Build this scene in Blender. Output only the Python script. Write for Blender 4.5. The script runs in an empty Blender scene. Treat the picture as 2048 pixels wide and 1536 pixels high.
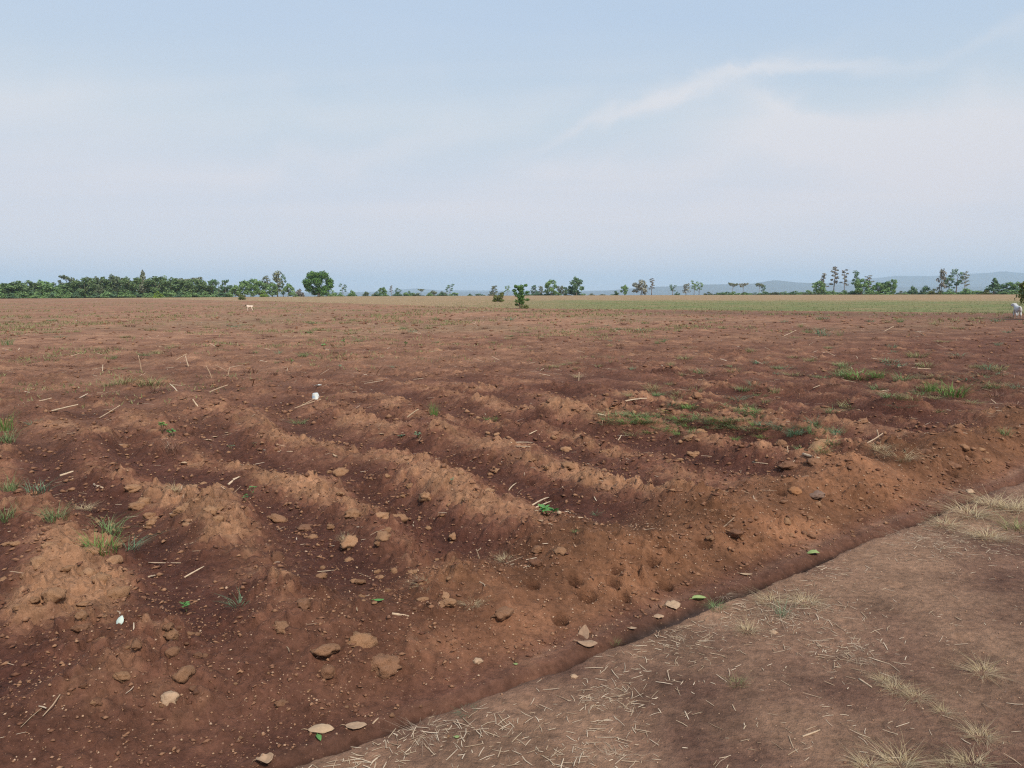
import bpy, bmesh, math, random
import numpy as np
from mathutils import Vector, Matrix, noise as mnoise

R = math.radians
SC = bpy.context.scene
COL = SC.collection
random.seed(7)
RNG = np.random.default_rng(11)

# ------------------------------------------------------------------ camera
FPX, PITCH, ROLL, EYE = 1547.0, R(6.8), R(0.22), 1.6      # focal length in photo pixels (2048 wide)
cam_data = bpy.data.cameras.new('camera')
cam = bpy.data.objects.new('camera', cam_data)
COL.objects.link(cam)
cam_data.sensor_fit = 'HORIZONTAL'
cam_data.sensor_width = 36.0
cam_data.lens = 36.0 * FPX / 2048.0
cam_data.clip_start = 0.05
cam_data.clip_end = 60000.0
cam.location = (0, 0, EYE)
cam.rotation_euler = (Matrix.Rotation(R(90) - PITCH, 3, 'X') @ Matrix.Rotation(-ROLL, 3, 'Z')).to_euler()
SC.camera = cam

# ------------------------------------------------------------------ render / exposure
SC.view_settings.view_transform = 'Standard'
SC.view_settings.look = 'None'
SC.view_settings.exposure = 0.42
SC.view_settings.gamma = 1.0
SC.view_settings.use_curve_mapping = False
SC.render.engine = 'CYCLES'
SC.cycles.use_denoising = False       # keeps the fine soil texture
SC.cycles.use_adaptive_sampling = False
SC.cycles.filter_width = 1.2
SC.cycles.max_bounces = 6
SC.cycles.diffuse_bounces = 3
SC.cycles.volume_bounces = 2
SC.cycles.transparent_max_bounces = 8

# ------------------------------------------------------------------ world
SUN_AZ, SUN_EL = R(150), R(48)        # azimuth clockwise from +Y (camera direction)
world = bpy.data.worlds.new('World')
SC.world = world
world.use_nodes = True
wt = world.node_tree
wt.nodes.clear()


def N(tree, typ, **kw):
    n = tree.nodes.new(typ)
    for k, v in kw.items():
        setattr(n, k, v)
    return n


def math_node(tree, op, a, b=None, c=None, clamp=False):
    n = N(tree, 'ShaderNodeMath', operation=op)
    n.use_clamp = clamp
    for i, s in enumerate((a, b, c)):
        if s is None:
            continue
        if isinstance(s, (int, float)):
            n.inputs[i].default_value = s
        else:
            tree.links.new(s, n.inputs[i])
    return n.outputs[0]


def ramp(tree, fac, stops, interp='LINEAR'):
    n = N(tree, 'ShaderNodeValToRGB')
    cr = n.color_ramp
    cr.interpolation = interp
    while len(cr.elements) > 1:
        cr.elements.remove(cr.elements[-1])
    for i, (p, c) in enumerate(stops):
        e = cr.elements[0] if i == 0 else cr.elements.new(p)
        e.position = p
        e.color = (c, c, c, 1) if isinstance(c, (int, float)) else (*c, 1)
    if fac is not None:
        tree.links.new(fac, n.inputs[0])
    return n.outputs[0]


def mixrgb(tree, fac, a, b, blend='MIX'):
    n = N(tree, 'ShaderNodeMix', data_type='RGBA', blend_type=blend)
    for s, i in ((fac, 0), (a, 6), (b, 7)):
        if isinstance(s, (int, float)):
            n.inputs[i].default_value = s
        elif isinstance(s, tuple):
            n.inputs[i].default_value = (*s, 1)
        else:
            tree.links.new(s, n.inputs[i])
    return n.outputs[2]


def build_world():
    t = wt
    sky = N(t, 'ShaderNodeTexSky', sky_type='NISHITA')
    sky.sun_disc = False
    sky.sun_elevation = SUN_EL
    sky.sun_rotation = SUN_AZ
    sky.air_density = 1.0
    sky.dust_density = 1.0
    tc = N(t, 'ShaderNodeTexCoord')
    sep = N(t, 'ShaderNodeSeparateXYZ')
    t.links.new(tc.outputs['Generated'], sep.inputs[0])
    x, y, z = sep.outputs
    el = math_node(t, 'ARCSINE', z)                       # radians
    az = math_node(t, 'ARCTAN2', x, y)
    e01 = math_node(t, 'MULTIPLY', el, 1 / 1.5708, clamp=True)
    # thin high veil over the whole sky
    veil = ramp(t, e01, [(0.0, (.57, .56, .605)), (0.04, (.58, .56, .605)), (0.075, (.535, .55, .61)),
                         (0.13, (.465, .540, .605)), (0.20, (.405, .505, .635)), (0.5, (.35, .465, .64)), (1.0, (.32, .45, .645))])
    # cirrus: noise on a flat cloud deck, stretched along one wind direction
    den = math_node(t, 'ADD', math_node(t, 'MAXIMUM', z, 0.0), 0.10)
    cx = math_node(t, 'DIVIDE', x, den)
    cy = math_node(t, 'DIVIDE', y, den)
    cb = N(t, 'ShaderNodeCombineXYZ')
    t.links.new(cx, cb.inputs[0]); t.links.new(cy, cb.inputs[1])
    mp = N(t, 'ShaderNodeMapping')
    mp.inputs['Rotation'].default_value = (0, 0, R(28))
    mp.inputs['Scale'].default_value = (0.33, 1.15, 1)
    mp.inputs['Location'].default_value = (1.7, 0.35, 0)
    t.links.new(cb.outputs[0], mp.inputs[0])
    nz = N(t, 'ShaderNodeTexNoise')
    nz.inputs['Scale'].default_value = 0.75
    nz.inputs['Detail'].default_value = 10
    nz.inputs['Roughness'].default_value = 0.52
    nz.inputs['Distortion'].default_value = 0.6
    t.links.new(mp.outputs[0], nz.inputs['Vector'])
    soft = ramp(t, nz.outputs[0], [(0.36, 0.0), (0.72, 1.0)], 'EASE')
    # a few cirrus streaks in the view: crooked gaussian bands in azimuth / elevation
    nz2 = N(t, 'ShaderNodeTexNoise')
    nz2.inputs['Scale'].default_value = 8
    nz2.inputs['Detail'].default_value = 10
    nz2.inputs['Distortion'].default_value = .7
    nz2.inputs['Roughness'].default_value = 0.55
    t.links.new(tc.outputs['Generated'], nz2.inputs['Vector'])
    wob = math_node(t, 'SUBTRACT', nz2.outputs[0], 0.5)

    def streak(a0, e0, tilt, curve, length, width, amp):
        da = math_node(t, 'SUBTRACT', az, a0)
        mid = math_node(t, 'ADD', math_node(t, 'MULTIPLY', da, tilt),
                        math_node(t, 'MULTIPLY', math_node(t, 'MULTIPLY', da, da), curve))
        de = math_node(t, 'SUBTRACT', math_node(t, 'SUBTRACT', el, e0), mid)
        de = math_node(t, 'ADD', de, math_node(t, 'MULTIPLY', wob, 0.075))
        g1 = math_node(t, 'POWER', math_node(t, 'DIVIDE', de, width), 2)
        g2 = math_node(t, 'POWER', math_node(t, 'DIVIDE', da, length), 2)
        return math_node(t, 'MULTIPLY', math_node(t, 'EXPONENT', math_node(t, 'MULTIPLY', math_node(t, 'ADD', g1, g2), -1)), amp)

    tot = None
    for s in [(.19, .232, .30, -.45, .14, .011, .62), (.36, .256, -.06, -.6, .10, .007, .50), (.34, .205, -.50, 0, .07, .018, .55), (.30, .190, -.1, 0, .12, .030, .22),
              (.52, .180, .14, 0, .15, .034, .42), (.60, .268, .22, 0, .12, .009, .30), (.44, .150, -.2, .5, .18, .030, .50), (.60, .12, .1, 0, .2, .05, .4),
              (-.20, .165, .20, .2, .24, .020, .40), (.10, .135, .14, 0, .28, .026, .50), (-.5, .06, .05, 0, .3, .03, .25), (-.30, .21, .10, 0, .25, .03, .25), (-.55, .18, 0, 0, .15, .06, .35),
              (-.05, .06, .05, 0, .35, .03, .40), (.3, .09, .1, 0, .3, .04, .4),
              (1.5, .25, .3, -.6, .3, .02, .6), (2.4, .3, -.3, .5, .35, .03, .6), (-1.4, .2, .3, .4, .3, .02, .6), (-2.4, .28, .3, -.5, .4, .03, .6)]:
        q = streak(*s)
        tot = q if tot is None else math_node(t, 'ADD', tot, q)
    tot = math_node(t, 'MULTIPLY', tot, math_node(t, 'ADD', 0.55, math_node(t, 'MULTIPLY', nz.outputs[0], 0.9)))
    cf = math_node(t, 'ADD', math_node(t, 'MULTIPLY', soft, 0.42), math_node(t, 'MULTIPLY', tot, 1.35))
    cf = math_node(t, 'MULTIPLY', cf, 0.85, clamp=True)
    cloud = ramp(t, e01, [(0.0, (.62, .57, .60)), (0.08, (.63, .595, .615)), (0.14, (.63, .625, .64)), (0.3, (.60, .65, .70))])
    base = mixrgb(t, cf, veil, cloud)
    scaled = mixrgb(t, 1.0, base, (10, 10, 10), 'MULTIPLY')
    fin = mixrgb(t, 0.90, sky.outputs[0], scaled)
    bg = N(t, 'ShaderNodeBackground')
    bg.inputs['Strength'].default_value = 0.096
    t.links.new(fin, bg.inputs[0])
    out = N(t, 'ShaderNodeOutputWorld')
    t.links.new(bg.outputs[0], out.inputs[0])


build_world()

# ------------------------------------------------------------------ sun (soft evening light)
sd = bpy.data.lights.new('sun', 'SUN')
sd.energy = 3.0
sd.angle = R(10)
sd.color = (1.0, 0.90, 0.77)
sun = bpy.data.objects.new('sun', sd)
COL.objects.link(sun)
sun_dir = Vector((math.sin(SUN_AZ) * math.cos(SUN_EL), math.cos(SUN_AZ) * math.cos(SUN_EL), math.sin(SUN_EL)))
sun.rotation_euler = sun_dir.to_track_quat('Z', 'Y').to_euler()
sun.location = (0, -5, 30)


# ------------------------------------------------------------------ helpers
def tag(o, label, cat, group=None, kind=None):
    o['label'] = label
    o['category'] = cat
    if group:
        o['group'] = group
    if kind:
        o['kind'] = kind
    return o


def link(name, mesh, parent=None):
    o = bpy.data.objects.new(name, mesh)
    COL.objects.link(o)
    if parent:
        o.parent = parent
    return o


def empty(name, loc, rz=0.0):
    o = bpy.data.objects.new(name, None)
    o.empty_display_size = 0.1
    COL.objects.link(o)
    o.location = loc
    o.rotation_euler = (0, 0, rz)
    return o


def mesh_from(name, V, F, mat, smooth=True):
    me = bpy.data.meshes.new(name)
    me.from_pydata([tuple(map(float, v)) for v in V], [], F)
    if mat:
        me.materials.append(mat)
    if smooth:
        me.polygons.foreach_set('use_smooth', np.ones(len(me.polygons), bool))
    me.update()
    return me


def quads_mesh(name, V, Q, mat, smooth=True):
    """fast mesh from numpy arrays: V (n,3), Q (m,4)"""
    me = bpy.data.meshes.new(name)
    n, m = len(V), len(Q)
    k = Q.shape[1]
    me.vertices.add(n)
    me.vertices.foreach_set('co', np.ascontiguousarray(V, np.float32).ravel())
    me.loops.add(m * k)
    me.loops.foreach_set('vertex_index', np.ascontiguousarray(Q, np.int32).ravel())
    me.polygons.add(m)
    me.polygons.foreach_set('loop_start', np.arange(0, m * k, k, dtype=np.int32))
    me.polygons.foreach_set('loop_total', np.full(m, k, np.int32))
    if smooth:
        me.polygons.foreach_set('use_smooth', np.ones(m, bool))
    if mat:
        me.materials.append(mat)
    me.update(calc_edges=True)
    return me


# ------------------------------------------------------------------ numpy noise
def _hash(ix, iy, seed):
    h = (ix.astype(np.uint32) * np.uint32(374761393)) ^ (iy.astype(np.uint32) * np.uint32(668265263)) ^ np.uint32((seed * 2246822519) & 0xffffffff)
    h = (h ^ (h >> np.uint32(13))) * np.uint32(1274126177)
    h = (h ^ (h >> np.uint32(16))) * np.uint32(2246822519)
    return h ^ (h >> np.uint32(15))


def _h01(ix, iy, seed):
    return (_hash(ix, iy, seed) & np.uint32(0xffff)).astype(np.float32) / 65535.0


def pn(x, y, seed):
    """gradient noise, about -1..1"""
    fx, fy = np.floor(x), np.floor(y)
    ix, iy = fx.astype(np.int64), fy.astype(np.int64)
    dx, dy = (x - fx).astype(np.float32), (y - fy).astype(np.float32)
    sx = dx * dx * dx * (dx * (dx * 6 - 15) + 10)
    sy = dy * dy * dy * (dy * (dy * 6 - 15) + 10)

    def g(ox, oy):
        a = _h01(ix + ox, iy + oy, seed) * np.float32(6.2832)
        return np.cos(a) * (dx - ox) + np.sin(a) * (dy - oy)
    a = g(0, 0); b = g(1, 0); c = g(0, 1); d = g(1, 1)
    return ((a + sx * (b - a)) * (1 - sy) + (c + sx * (d - c)) * sy) * 1.5


def fbm(x, y, s, octv, seed, gain=0.5):
    r = 0; a = 1.0; t = 0
    for i in range(octv):
        r = r + a * pn(x / s, y / s, seed + i * 17)
        t += a; a *= gain; s /= 2.03
    return r / t


def lumps(x, y, cell, seed, prob):
    """rounded clod shapes scattered one per cell; returns height in units of cell, and a 0..1 tone per clod"""
    wx = x + cell * 0.22 * pn(x / cell * 2.3, y / cell * 2.3, seed + 5)
    wy = y + cell * 0.22 * pn(x / cell * 2.3, y / cell * 2.3, seed + 6)
    gx, gy = wx / cell, wy / cell
    ix, iy = np.floor(gx).astype(np.int64), np.floor(gy).astype(np.int64)
    best = np.zeros(x.shape, np.float32)
    tone = np.zeros(x.shape, np.float32)
    for ox in (-1, 0, 1):
        for oy in (-1, 0, 1):
            jx, jy = ix + ox, iy + oy
            h1 = _h01(jx, jy, seed); h2 = _h01(jx, jy, seed + 1); h3 = _h01(jx, jy, seed + 2)
            h4 = _h01(jx, jy, seed + 3); h5 = _h01(jx, jy, seed + 4)
            dx = (gx - jx - h1).astype(np.float32); dy = (gy - jy - h2).astype(np.float32)
            ca, sa = np.cos(h4 * 3.14), np.sin(h4 * 3.14)
            ex = (dx * ca + dy * sa) * (1 + 0.6 * h5); ey = (-dx * sa + dy * ca)
            rad = 0.22 + 0.38 * h3 * h3
            q = 1 - (ex * ex + ey * ey) / (rad * rad)
            plane = 0.62 + (ex * (h2 - .5) * 3.4 + ey * (h4 - .5) * 3.4) / (2 * rad)
            v = np.where((h5 < prob), np.maximum(np.minimum(np.maximum(q, 0) ** 0.45, plane), 0) * rad * 1.15, 0)
            m = v > best
            best = np.where(m, v, best)
            tone = np.where(m, h2, tone)
    return best, tone


def sstep(a, b, x):
    t = np.clip((x - a) / (b - a), 0, 1)
    return t * t * (3 - 2 * t)


# ------------------------------------------------------------------ the lie of the land
# u runs along the dirt track, v across it towards the ploughed field; furrows run along v
UX, UY = 0.788, 0.616
CRESTS = np.array([-30.6] + [-30.6 + 0.95 * k for k in range(1, 30)] + [-2.2, -1.3, -.4, .5, 1.28, 2.05, 3.02, 4.2, 5.05, 6.0, 6.95, 7.9]
                  + [7.9 + 0.98 * k for k in range(1, 60)])
CRESTS = np.unique(np.round(CRESTS, 3))
DENTS = []        # shallow hoof and foot dents in the track
HOLES = []        # (x, y, radius, depth), filled below


def edge_y(x):
    """far edge of the ploughed soil, where the grass begins"""
    return np.interp(x, [-400, -200, -99, -37, 0.85, 31, 60, 200], [330, 270, 205, 128, 68, 50, 38, 5])


def _flat(px, py):
    a = (px - 1024) / FPX; b = -(py - 768) / FPX
    dy = math.cos(PITCH) + b * math.sin(PITCH); dz = -math.sin(PITCH) + b * math.cos(PITCH)
    t = (.15 - EYE) / dz
    X, Y = a * t, dy * t
    return UX * X + UY * Y, -UY * X + UX * Y


# heaps of dried crust (positive) and darker hollows (negative): photo spot, half-size along the track, half-size along the furrow
PATCH = [(*_flat(a, b), c, d, e) for a, b, c, d, e in [
    (880, 1010, .30, .9, 1), (600, 955, .28, .7, .9), (850, 1150, .28, .35, 1), (150, 1130, .30, .6, 1), (60, 1200, .28, .5, .9), (330, 990, .26, .45, .9), (250, 1340, .28, .28, .8),
    (745, 1295, .22, .2, .8), (1250, 955, .26, .5, .8), (1380, 990, .26, .3, .8), (1000, 912, .26, .5, .7), (1120, 842, .3, .7, .8), (1560, 1035, .5, .16, .9), (1290, 1085, .35, .14, .7),
    (700, 880, .3, .8, .6), (1480, 1005, .2, .2, .6), (560, 820, .5, .8, .4), (1640, 900, .4, .3, .6), (860, 780, .8, 1.0, .5), (200, 850, .4, .8, .4),
    (1150, 985, .22, .8, -1), (1420, 930, .35, .7, -1), (450, 950, .22, .7, -.9), (420, 1110, .32, .45, -.9), (150, 915, .45, .9, -.9), (740, 1110, .22, .5, -.9), (1010, 1065, .22, .3, -.7),
    (860, 845, .35, .8, -.7), (1650, 800, 1.5, 1.2, -.6), (1950, 830, 1.5, 1.5, -.6), (1300, 890, .3, .8, -.7), (350, 1220, .35, .3, -.6), (1100, 1130, .3, .25, -.5), (1180, 760, 1.2, .9, -.5)]]


def patches(u, v):
    m = np.zeros_like(u)
    for a, b, c, d, e in PATCH:
        q = ((u - a) / c) ** 2 + ((v - b) / d) ** 2
        m = m + e * np.exp(-q)
    return np.clip(m, -1, 1)


def relief(x, y, want_col=False):
    x = np.asarray(x, np.float64); y = np.asarray(y, np.float64)
    r = np.hypot(x, y)
    u = UX * x + UY * y
    v = -UY * x + UX * y
    near = 1 - sstep(14, 45, r)
    pat = patches(u + .10 * pn(x * 2.2, y * 2.2, 151), v + .14 * pn(x * 2.2, y * 2.2, 152))
    w = v - 2.45 - 0.07 * pn(u * 0.7, v * 0, 3) - 0.022 * pn(u * 3.1, v * 0, 4) - .012 * pn(u * 8, v * 8, 5) - .008 * pn(u * 21, v * 21, 6)
    # --- trampled track with a shallow wet rill along its edge
    track = 0.022 * fbm(x, y, 1.4, 3, 20) * near + 0.006 * fbm(x, y, 0.22, 3, 21) * near
    rut = np.exp(-((v - 1.75 + 0.10 * (u - 4)) / 0.10) ** 2) * sstep(4.2, 5.0, u)
    track = track - 0.012 * rut
    for hx, hy, hr in DENTS:
        track = track - .013 * np.exp(-(((x - hx) ** 2 + (y - hy) ** 2) / (hr * hr)) ** 1.5)
    sharp = 0.5 + 0.5 * pn(u * 1.3, 0 * u, 8)
    pool = sstep(2.3, 2.8, u) * (1 - sstep(3.5, 4.0, u))
    rw = 0.050 + .020 * pool + 0.025 * pn(u * 0.9, u * 0 + 4, 9)
    rill = -0.085 - 0.015 * sharp
    track = track + .018 * np.exp(-((w + .13) / .06) ** 2) * (.5 + pn(u * 2.3, u * 0, 12)) + (.006 * fbm(x, y, .09, 2, 23) + .0035 * np.abs(fbm(x, y, .035, 2, 24))) * near
    z = track * 1.0
    z = np.where(w > -0.20, z + (rill - z) * sstep(-rw - 0.05, -rw + 0.02, w), z)
    # --- bank
    top = 0.17 + 0.05 * sstep(2.5, 6.0, u) + 0.03 * pn(u * 0.9, u * 0 + 9, 31)
    bank = rill + 0.050 * sstep(0.025, 0.10, w) + (top - rill - 0.05) * sstep(0.08, 0.78 + 0.15 * pn(u * .8, v * 0, 32), w)
    bank = bank + 0.020 * fbm(x, y, 0.35, 3, 33) * sstep(0.15, 0.5, w) * near
    z = np.where(w > 0.0, bank, z)
    # --- field
    fld = sstep(0.45, 1.25, w)
    base = 0.14 + 0.05 * fbm(x, y, 5.0, 2, 40) * near
    uu = u + 0.30 * pn(v * 0.45, u * 0.25, 41) + 0.12 * pn(v * 1.7, u * 0.9, 42)
    ph = np.interp(uu, CRESTS, np.arange(len(CRESTS)))
    rid = 0.5 + 0.5 * np.cos(2 * np.pi * ph)
    rid = rid ** 0.85
    brk = np.clip(0.70 + 1.05 * fbm(x, y, 1.1, 3, 43), 0.10, 1.25)
    kk = np.round(ph).astype(np.int64)
    brk = brk * (.55 + .6 * _h01(kk, kk * 0, 44))               # no two ridges thrown up alike
    ramp_v = sstep(0.25, 1.1, w) * (1 - 0.66 * sstep(7.0, 12.5, v + .5 * (u - 4) * (u > 4))) * (1 - sstep(19, 30, v)) * near
    furrow = (0.190 * rid * brk - 0.075) * ramp_v
    z = z + (base - z) * fld + furrow
    far_rough = fld * (0.042 * fbm(x, y, 0.9, 4, 50, .6) * sstep(6, 14, v) * (1 - sstep(90, 160, r)))
    z = z + far_rough
    rough_mid = np.clip(0.35 + rid * 0.65, 0, 1)
    cl = np.zeros_like(z); tone = np.zeros_like(z)
    idx = np.nonzero((r < 34) & (w > 0.12))[0] if z.ndim else None
    if idx is not None and len(idx):
        xi, yi = x[idx], y[idx]
        fade = (1 - sstep(20, 34, r[idx])) * sstep(0.10, 0.42, w[idx])
        mass = np.clip(0.28 + 0.9 * fbm(xi, yi, 1.1, 2, 60) + 0.75 * (rid[idx] - 0.35) * ramp_v[idx] + .40 * pat[idx], 0, 1)
        l1, t1 = lumps(xi, yi, 0.26, 61, 0.45)
        l2, t2 = lumps(xi, yi, 0.115, 71, 0.88)
        l3, t3 = lumps(xi, yi, 0.052, 81, 0.9)
        m1 = l1 * 0.26 * 0.42 * mass * fade
        m2 = l2 * 0.115 * 1.25 * (0.12 + 0.88 * mass) * fade
        m3 = l3 * 0.052 * 1.25 * (0.18 + 0.82 * mass) * fade
        crag = 1 - np.abs(fbm(xi, yi, 0.16, 3, 92)) * 2.2            # broken, angular faces
        m1 = m1 * (0.75 + 0.45 * crag); m2 = m2 * (0.75 + 0.45 * crag)
        crag2 = 1 - np.abs(fbm(xi, yi, 0.06, 2, 96)) * 2.2
        fine = 0.010 * fbm(xi, yi, 0.10, 3, 91) * fade + (0.020 * (crag - .6) + .010 * (crag2 - .6)) * (0.3 + 0.7 * mass) * fade
        l4, t4 = lumps(xi, yi, 0.030, 85, 0.6)
        big = m1 + m2
        big = .095 * np.tanh(big / .095)
        cl[idx] = big + m3 + fine + l4 * 0.030 * 0.6 * fade * (1 - sstep(7, 11, r[idx]))
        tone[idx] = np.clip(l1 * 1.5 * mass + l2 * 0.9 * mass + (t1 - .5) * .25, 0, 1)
    z = z + cl
    hole = np.zeros_like(z)
    for hx, hy, hr, hd in HOLES:
        d2 = ((x - hx) ** 2 + (y - hy) ** 2) / (hr * hr)
        k = np.exp(-d2 ** 1.6)
        z = z - hd * k
        hole = np.maximum(hole, k)
    # --- grass beyond the ploughed soil, and the land falling away past the crest
    gr = sstep(-0.5, 0.8, y - edge_y(x))
    z = z + gr * 0.05 * fbm(x, y, 3.0, 2, 95) * (1 - sstep(120, 260, r))
    fall = sstep(290, 620, r) * 5.0 + sstep(600, 6000, r) * 45.0      # lowest ground about -50 m
    z = z - fall
    if not want_col:
        return z
    # ---------------- colour of the ground: loose damp earth, dried crust, silt, thatch
    n1 = fbm(x, y, 1.3, 4, 101); n2 = fbm(x, y, 0.35, 3, 102); n3 = fbm(x, y, 7.0, 3, 103); n4 = fbm(x, y, 0.06, 2, 104)
    dark = np.array([.096, .040, .028]); mid = np.array([.185, .084, .053]); dry = np.array([.365, .195, .110])
    orange = np.array([.235, .112, .058]); trk = np.array([.290, .172, .110]); trkd = np.array([.125, .064, .046])
    silt = np.array([.078, .046, .035]); farc = np.array([.375, .208, .124]); fard = np.array([.205, .100, .064])
    D = 0.325 + 0.42 * tone + 0.40 * n1 + 0.28 * n2 + 0.66 * (rid - .48) * ramp_v + 0.18 * n4 + .26 * pat  # paler on ridge crests and clods, darker in the furrows
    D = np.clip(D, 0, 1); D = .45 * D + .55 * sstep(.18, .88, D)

    def lerp(a, b, t):
        return a + (b - a) * t[:, None]
    D2 = np.clip(D * 2, 0, 1)
    c = lerp(np.broadcast_to(dark, (len(x), 3)), mid, D2)
    c = lerp(c, dry, np.clip(D * 2 - 1, 0, 1))
    bk = sstep(0.1, 0.3, w) * (1 - sstep(0.7, 1.3, w)) * sstep(0.5, 3.0, u)
    cb = lerp(np.broadcast_to(orange * .55, (len(x), 3)), orange * 1.55, np.clip(.36 + .7 * n1 + .4 * n2 + .3 * tone + .45 * pat, 0, 1))
    c = lerp(c, cb, bk * 0.8)
    lowl = sstep(0.05, 0.3, w) * (1 - sstep(0.5, 1.0, w)) * (1 - sstep(0.5, 2.5, u))
    c = lerp(c, np.array([.135, .062, .040]), lowl * 0.6)
    # far field: drier and paler, with damp streaks that also paint in shading of the bumps
    ff = sstep(5.5, 17, v + 2 * n3)
    fd = np.clip(.60 + .45 * n3 + .75 * n1 + .45 * n2 + .35 * fbm(x, y, .7, 2, 131), 0, 1)
    cfar = lerp(np.broadcast_to(fard, (len(x), 3)), farc, fd)
    cfar = lerp(cfar, np.array([.23, .175, .10]), np.clip(1.1 * fbm(x, y, 9., 4, 110) + .12, 0, .6) * sstep(14, 40, r))
    c = lerp(c, cfar, ff * (0.85 - .35 * (1 - sstep(16, 26, v))))
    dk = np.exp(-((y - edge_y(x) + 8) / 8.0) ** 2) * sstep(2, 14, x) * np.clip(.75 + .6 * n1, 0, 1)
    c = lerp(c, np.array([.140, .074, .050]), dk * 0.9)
    rr = .95 * sstep(9, 13, u) * (1 - sstep(5, 9, v)) * (1 - sstep(22, 36, r))
    c = lerp(c, np.array([.120, .060, .041]), rr * np.clip(.55 + .6 * n1, 0, .8))
    # track
    tk = 1 - sstep(-0.10, -0.02, w)
    td = np.clip(0.54 + 1.1 * fbm(x, y, 0.9, 4, 120) + 0.25 * n2 + 0.1 * n4, 0, 1)
    td = np.clip(td + .30 * np.exp(-((w + .35) / .3) ** 2) - .30 * sstep(3.6, 4.6, u - .3 * v) * sstep(-.2, -1.2, w), 0, 1)
    ct = lerp(np.broadcast_to(trkd, (len(x), 3)), trk, td)
    c = lerp(c, ct, tk)
    sl = np.exp(-((w + 0.02 + .02 * n2) / (0.042 + .022 * pool + .018 * pn(u * 1.9, u * 0, 130))) ** 4)
    c = lerp(c, silt, sl * np.clip(.9 + .3 * n2, 0, 1))
    lip = np.exp(-((w - .135 - .02 * n2) / .030) ** 2) * sstep(1.6, 2.4, u)
    c = lerp(c, np.array([.275, .160, .105]), lip * np.clip(.35 + .6 * n2, 0, .6))
    smooth_side = np.exp(-((w - .075) / .04) ** 2)
    c = lerp(c, np.array([.160, .086, .058]), smooth_side * .45)
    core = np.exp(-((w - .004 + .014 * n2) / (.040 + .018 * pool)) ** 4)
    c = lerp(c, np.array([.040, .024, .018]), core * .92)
    wet = sl * sstep(2.55, 2.85, u) * (1 - sstep(3.35, 3.7, u)) * np.clip(1.2 * sstep(-.13, .0, -w + .02), 0, 1)
    wet = wet + sl * sstep(7.0, 8.0, u) * .7
    c = lerp(c, np.array([.066, .042, .033]), np.clip(wet, 0, 1) * .85)
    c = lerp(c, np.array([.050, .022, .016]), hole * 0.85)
    # grass
    dg = y - edge_y(x)
    green = np.clip(sstep(-8, 14, x) * (1 - sstep(45, 90, dg + 14 * n3)) * (.95 + .5 * n1), 0, 1)
    cg = lerp(np.broadcast_to(np.array([.265, .195, .105]), (len(x), 3)), np.array([.330, .215, .125]), np.clip(.5 + .9 * n3 + .3 * n1, 0, 1))
    cg = lerp(cg, np.array([.150, .180, .070]), green * np.clip(.78 + .7 * fbm(x, y, 6., 3, 133), .3, .95))
    c = lerp(c, cg, gr)
    return z, np.clip(c, 0.01, 1), np.clip(wet, 0, 1), w, gr


def hgt(x, y):
    return relief(np.atleast_1d(np.asarray(x, float)), np.atleast_1d(np.asarray(y, float)))


FWD = np.array([0, math.cos(PITCH), -math.sin(PITCH)])
UPV = np.array([0, math.sin(PITCH), math.cos(PITCH)])


def rays(px, py):
    a = (np.asarray(px, float) - 1024) / FPX
    b = -(np.asarray(py, float) - 768) / FPX
    c, s = math.cos(ROLL), math.sin(ROLL)
    a, b = a * c + b * s, -a * s + b * c
    return FWD[None] + a[:, None] * np.array([1., 0, 0])[None] + b[:, None] * UPV[None]


def ground_at(pts):
    """spots on the ground surveyed from the photograph: list of (px, py) -> (n, 3) world points"""
    p = np.array([(a[0], a[1]) for a in pts], float)
    d = rays(p[:, 0], p[:, 1])
    hd = np.hypot(d[:, 0], d[:, 1])
    T = np.geomspace(1.7, 170, 150)                      # walk out along each sight line to the first rise it meets
    X = (d[:, 0] / hd)[:, None] * T; Y = (d[:, 1] / hd)[:, None] * T
    Zr = EYE + (d[:, 2] / hd)[:, None] * T
    Zg = hgt(X.ravel(), Y.ravel()).reshape(X.shape)
    below = Zr < Zg
    k = np.where(below.any(1), below.argmax(1), len(T) - 1)
    lo = T[np.maximum(k - 1, 0)].copy(); hi = T[k].copy()
    for _ in range(9):
        m = .5 * (lo + hi)
        g = hgt(d[:, 0] / hd * m, d[:, 1] / hd * m)
        c = EYE + d[:, 2] / hd * m < g
        hi = np.where(c, m, hi); lo = np.where(c, lo, m)
    X, Y = d[:, 0] / hd * hi, d[:, 1] / hd * hi
    return np.stack([X, Y, hgt(X, Y)], 1)


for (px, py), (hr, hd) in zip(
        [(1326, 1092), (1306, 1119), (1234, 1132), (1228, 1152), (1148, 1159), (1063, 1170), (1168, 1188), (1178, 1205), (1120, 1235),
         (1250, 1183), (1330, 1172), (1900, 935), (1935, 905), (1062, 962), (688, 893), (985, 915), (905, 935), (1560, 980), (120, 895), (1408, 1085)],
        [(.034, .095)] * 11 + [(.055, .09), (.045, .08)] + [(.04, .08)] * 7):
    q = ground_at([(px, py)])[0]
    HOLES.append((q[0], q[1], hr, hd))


_r = random.Random(3)
for _ in range(34):
    _u, _v = _r.uniform(.2, 7), _r.uniform(-.9, 2.2)
    DENTS.append((UX * _u - UY * _v, UY * _u + UX * _v, _r.uniform(.025, .055)))


# ------------------------------------------------------------------ materials
def new_mat(name):
    m = bpy.data.materials.new(name)
    m.use_nodes = True
    return m, m.node_tree, m.node_tree.nodes['Principled BSDF']


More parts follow.
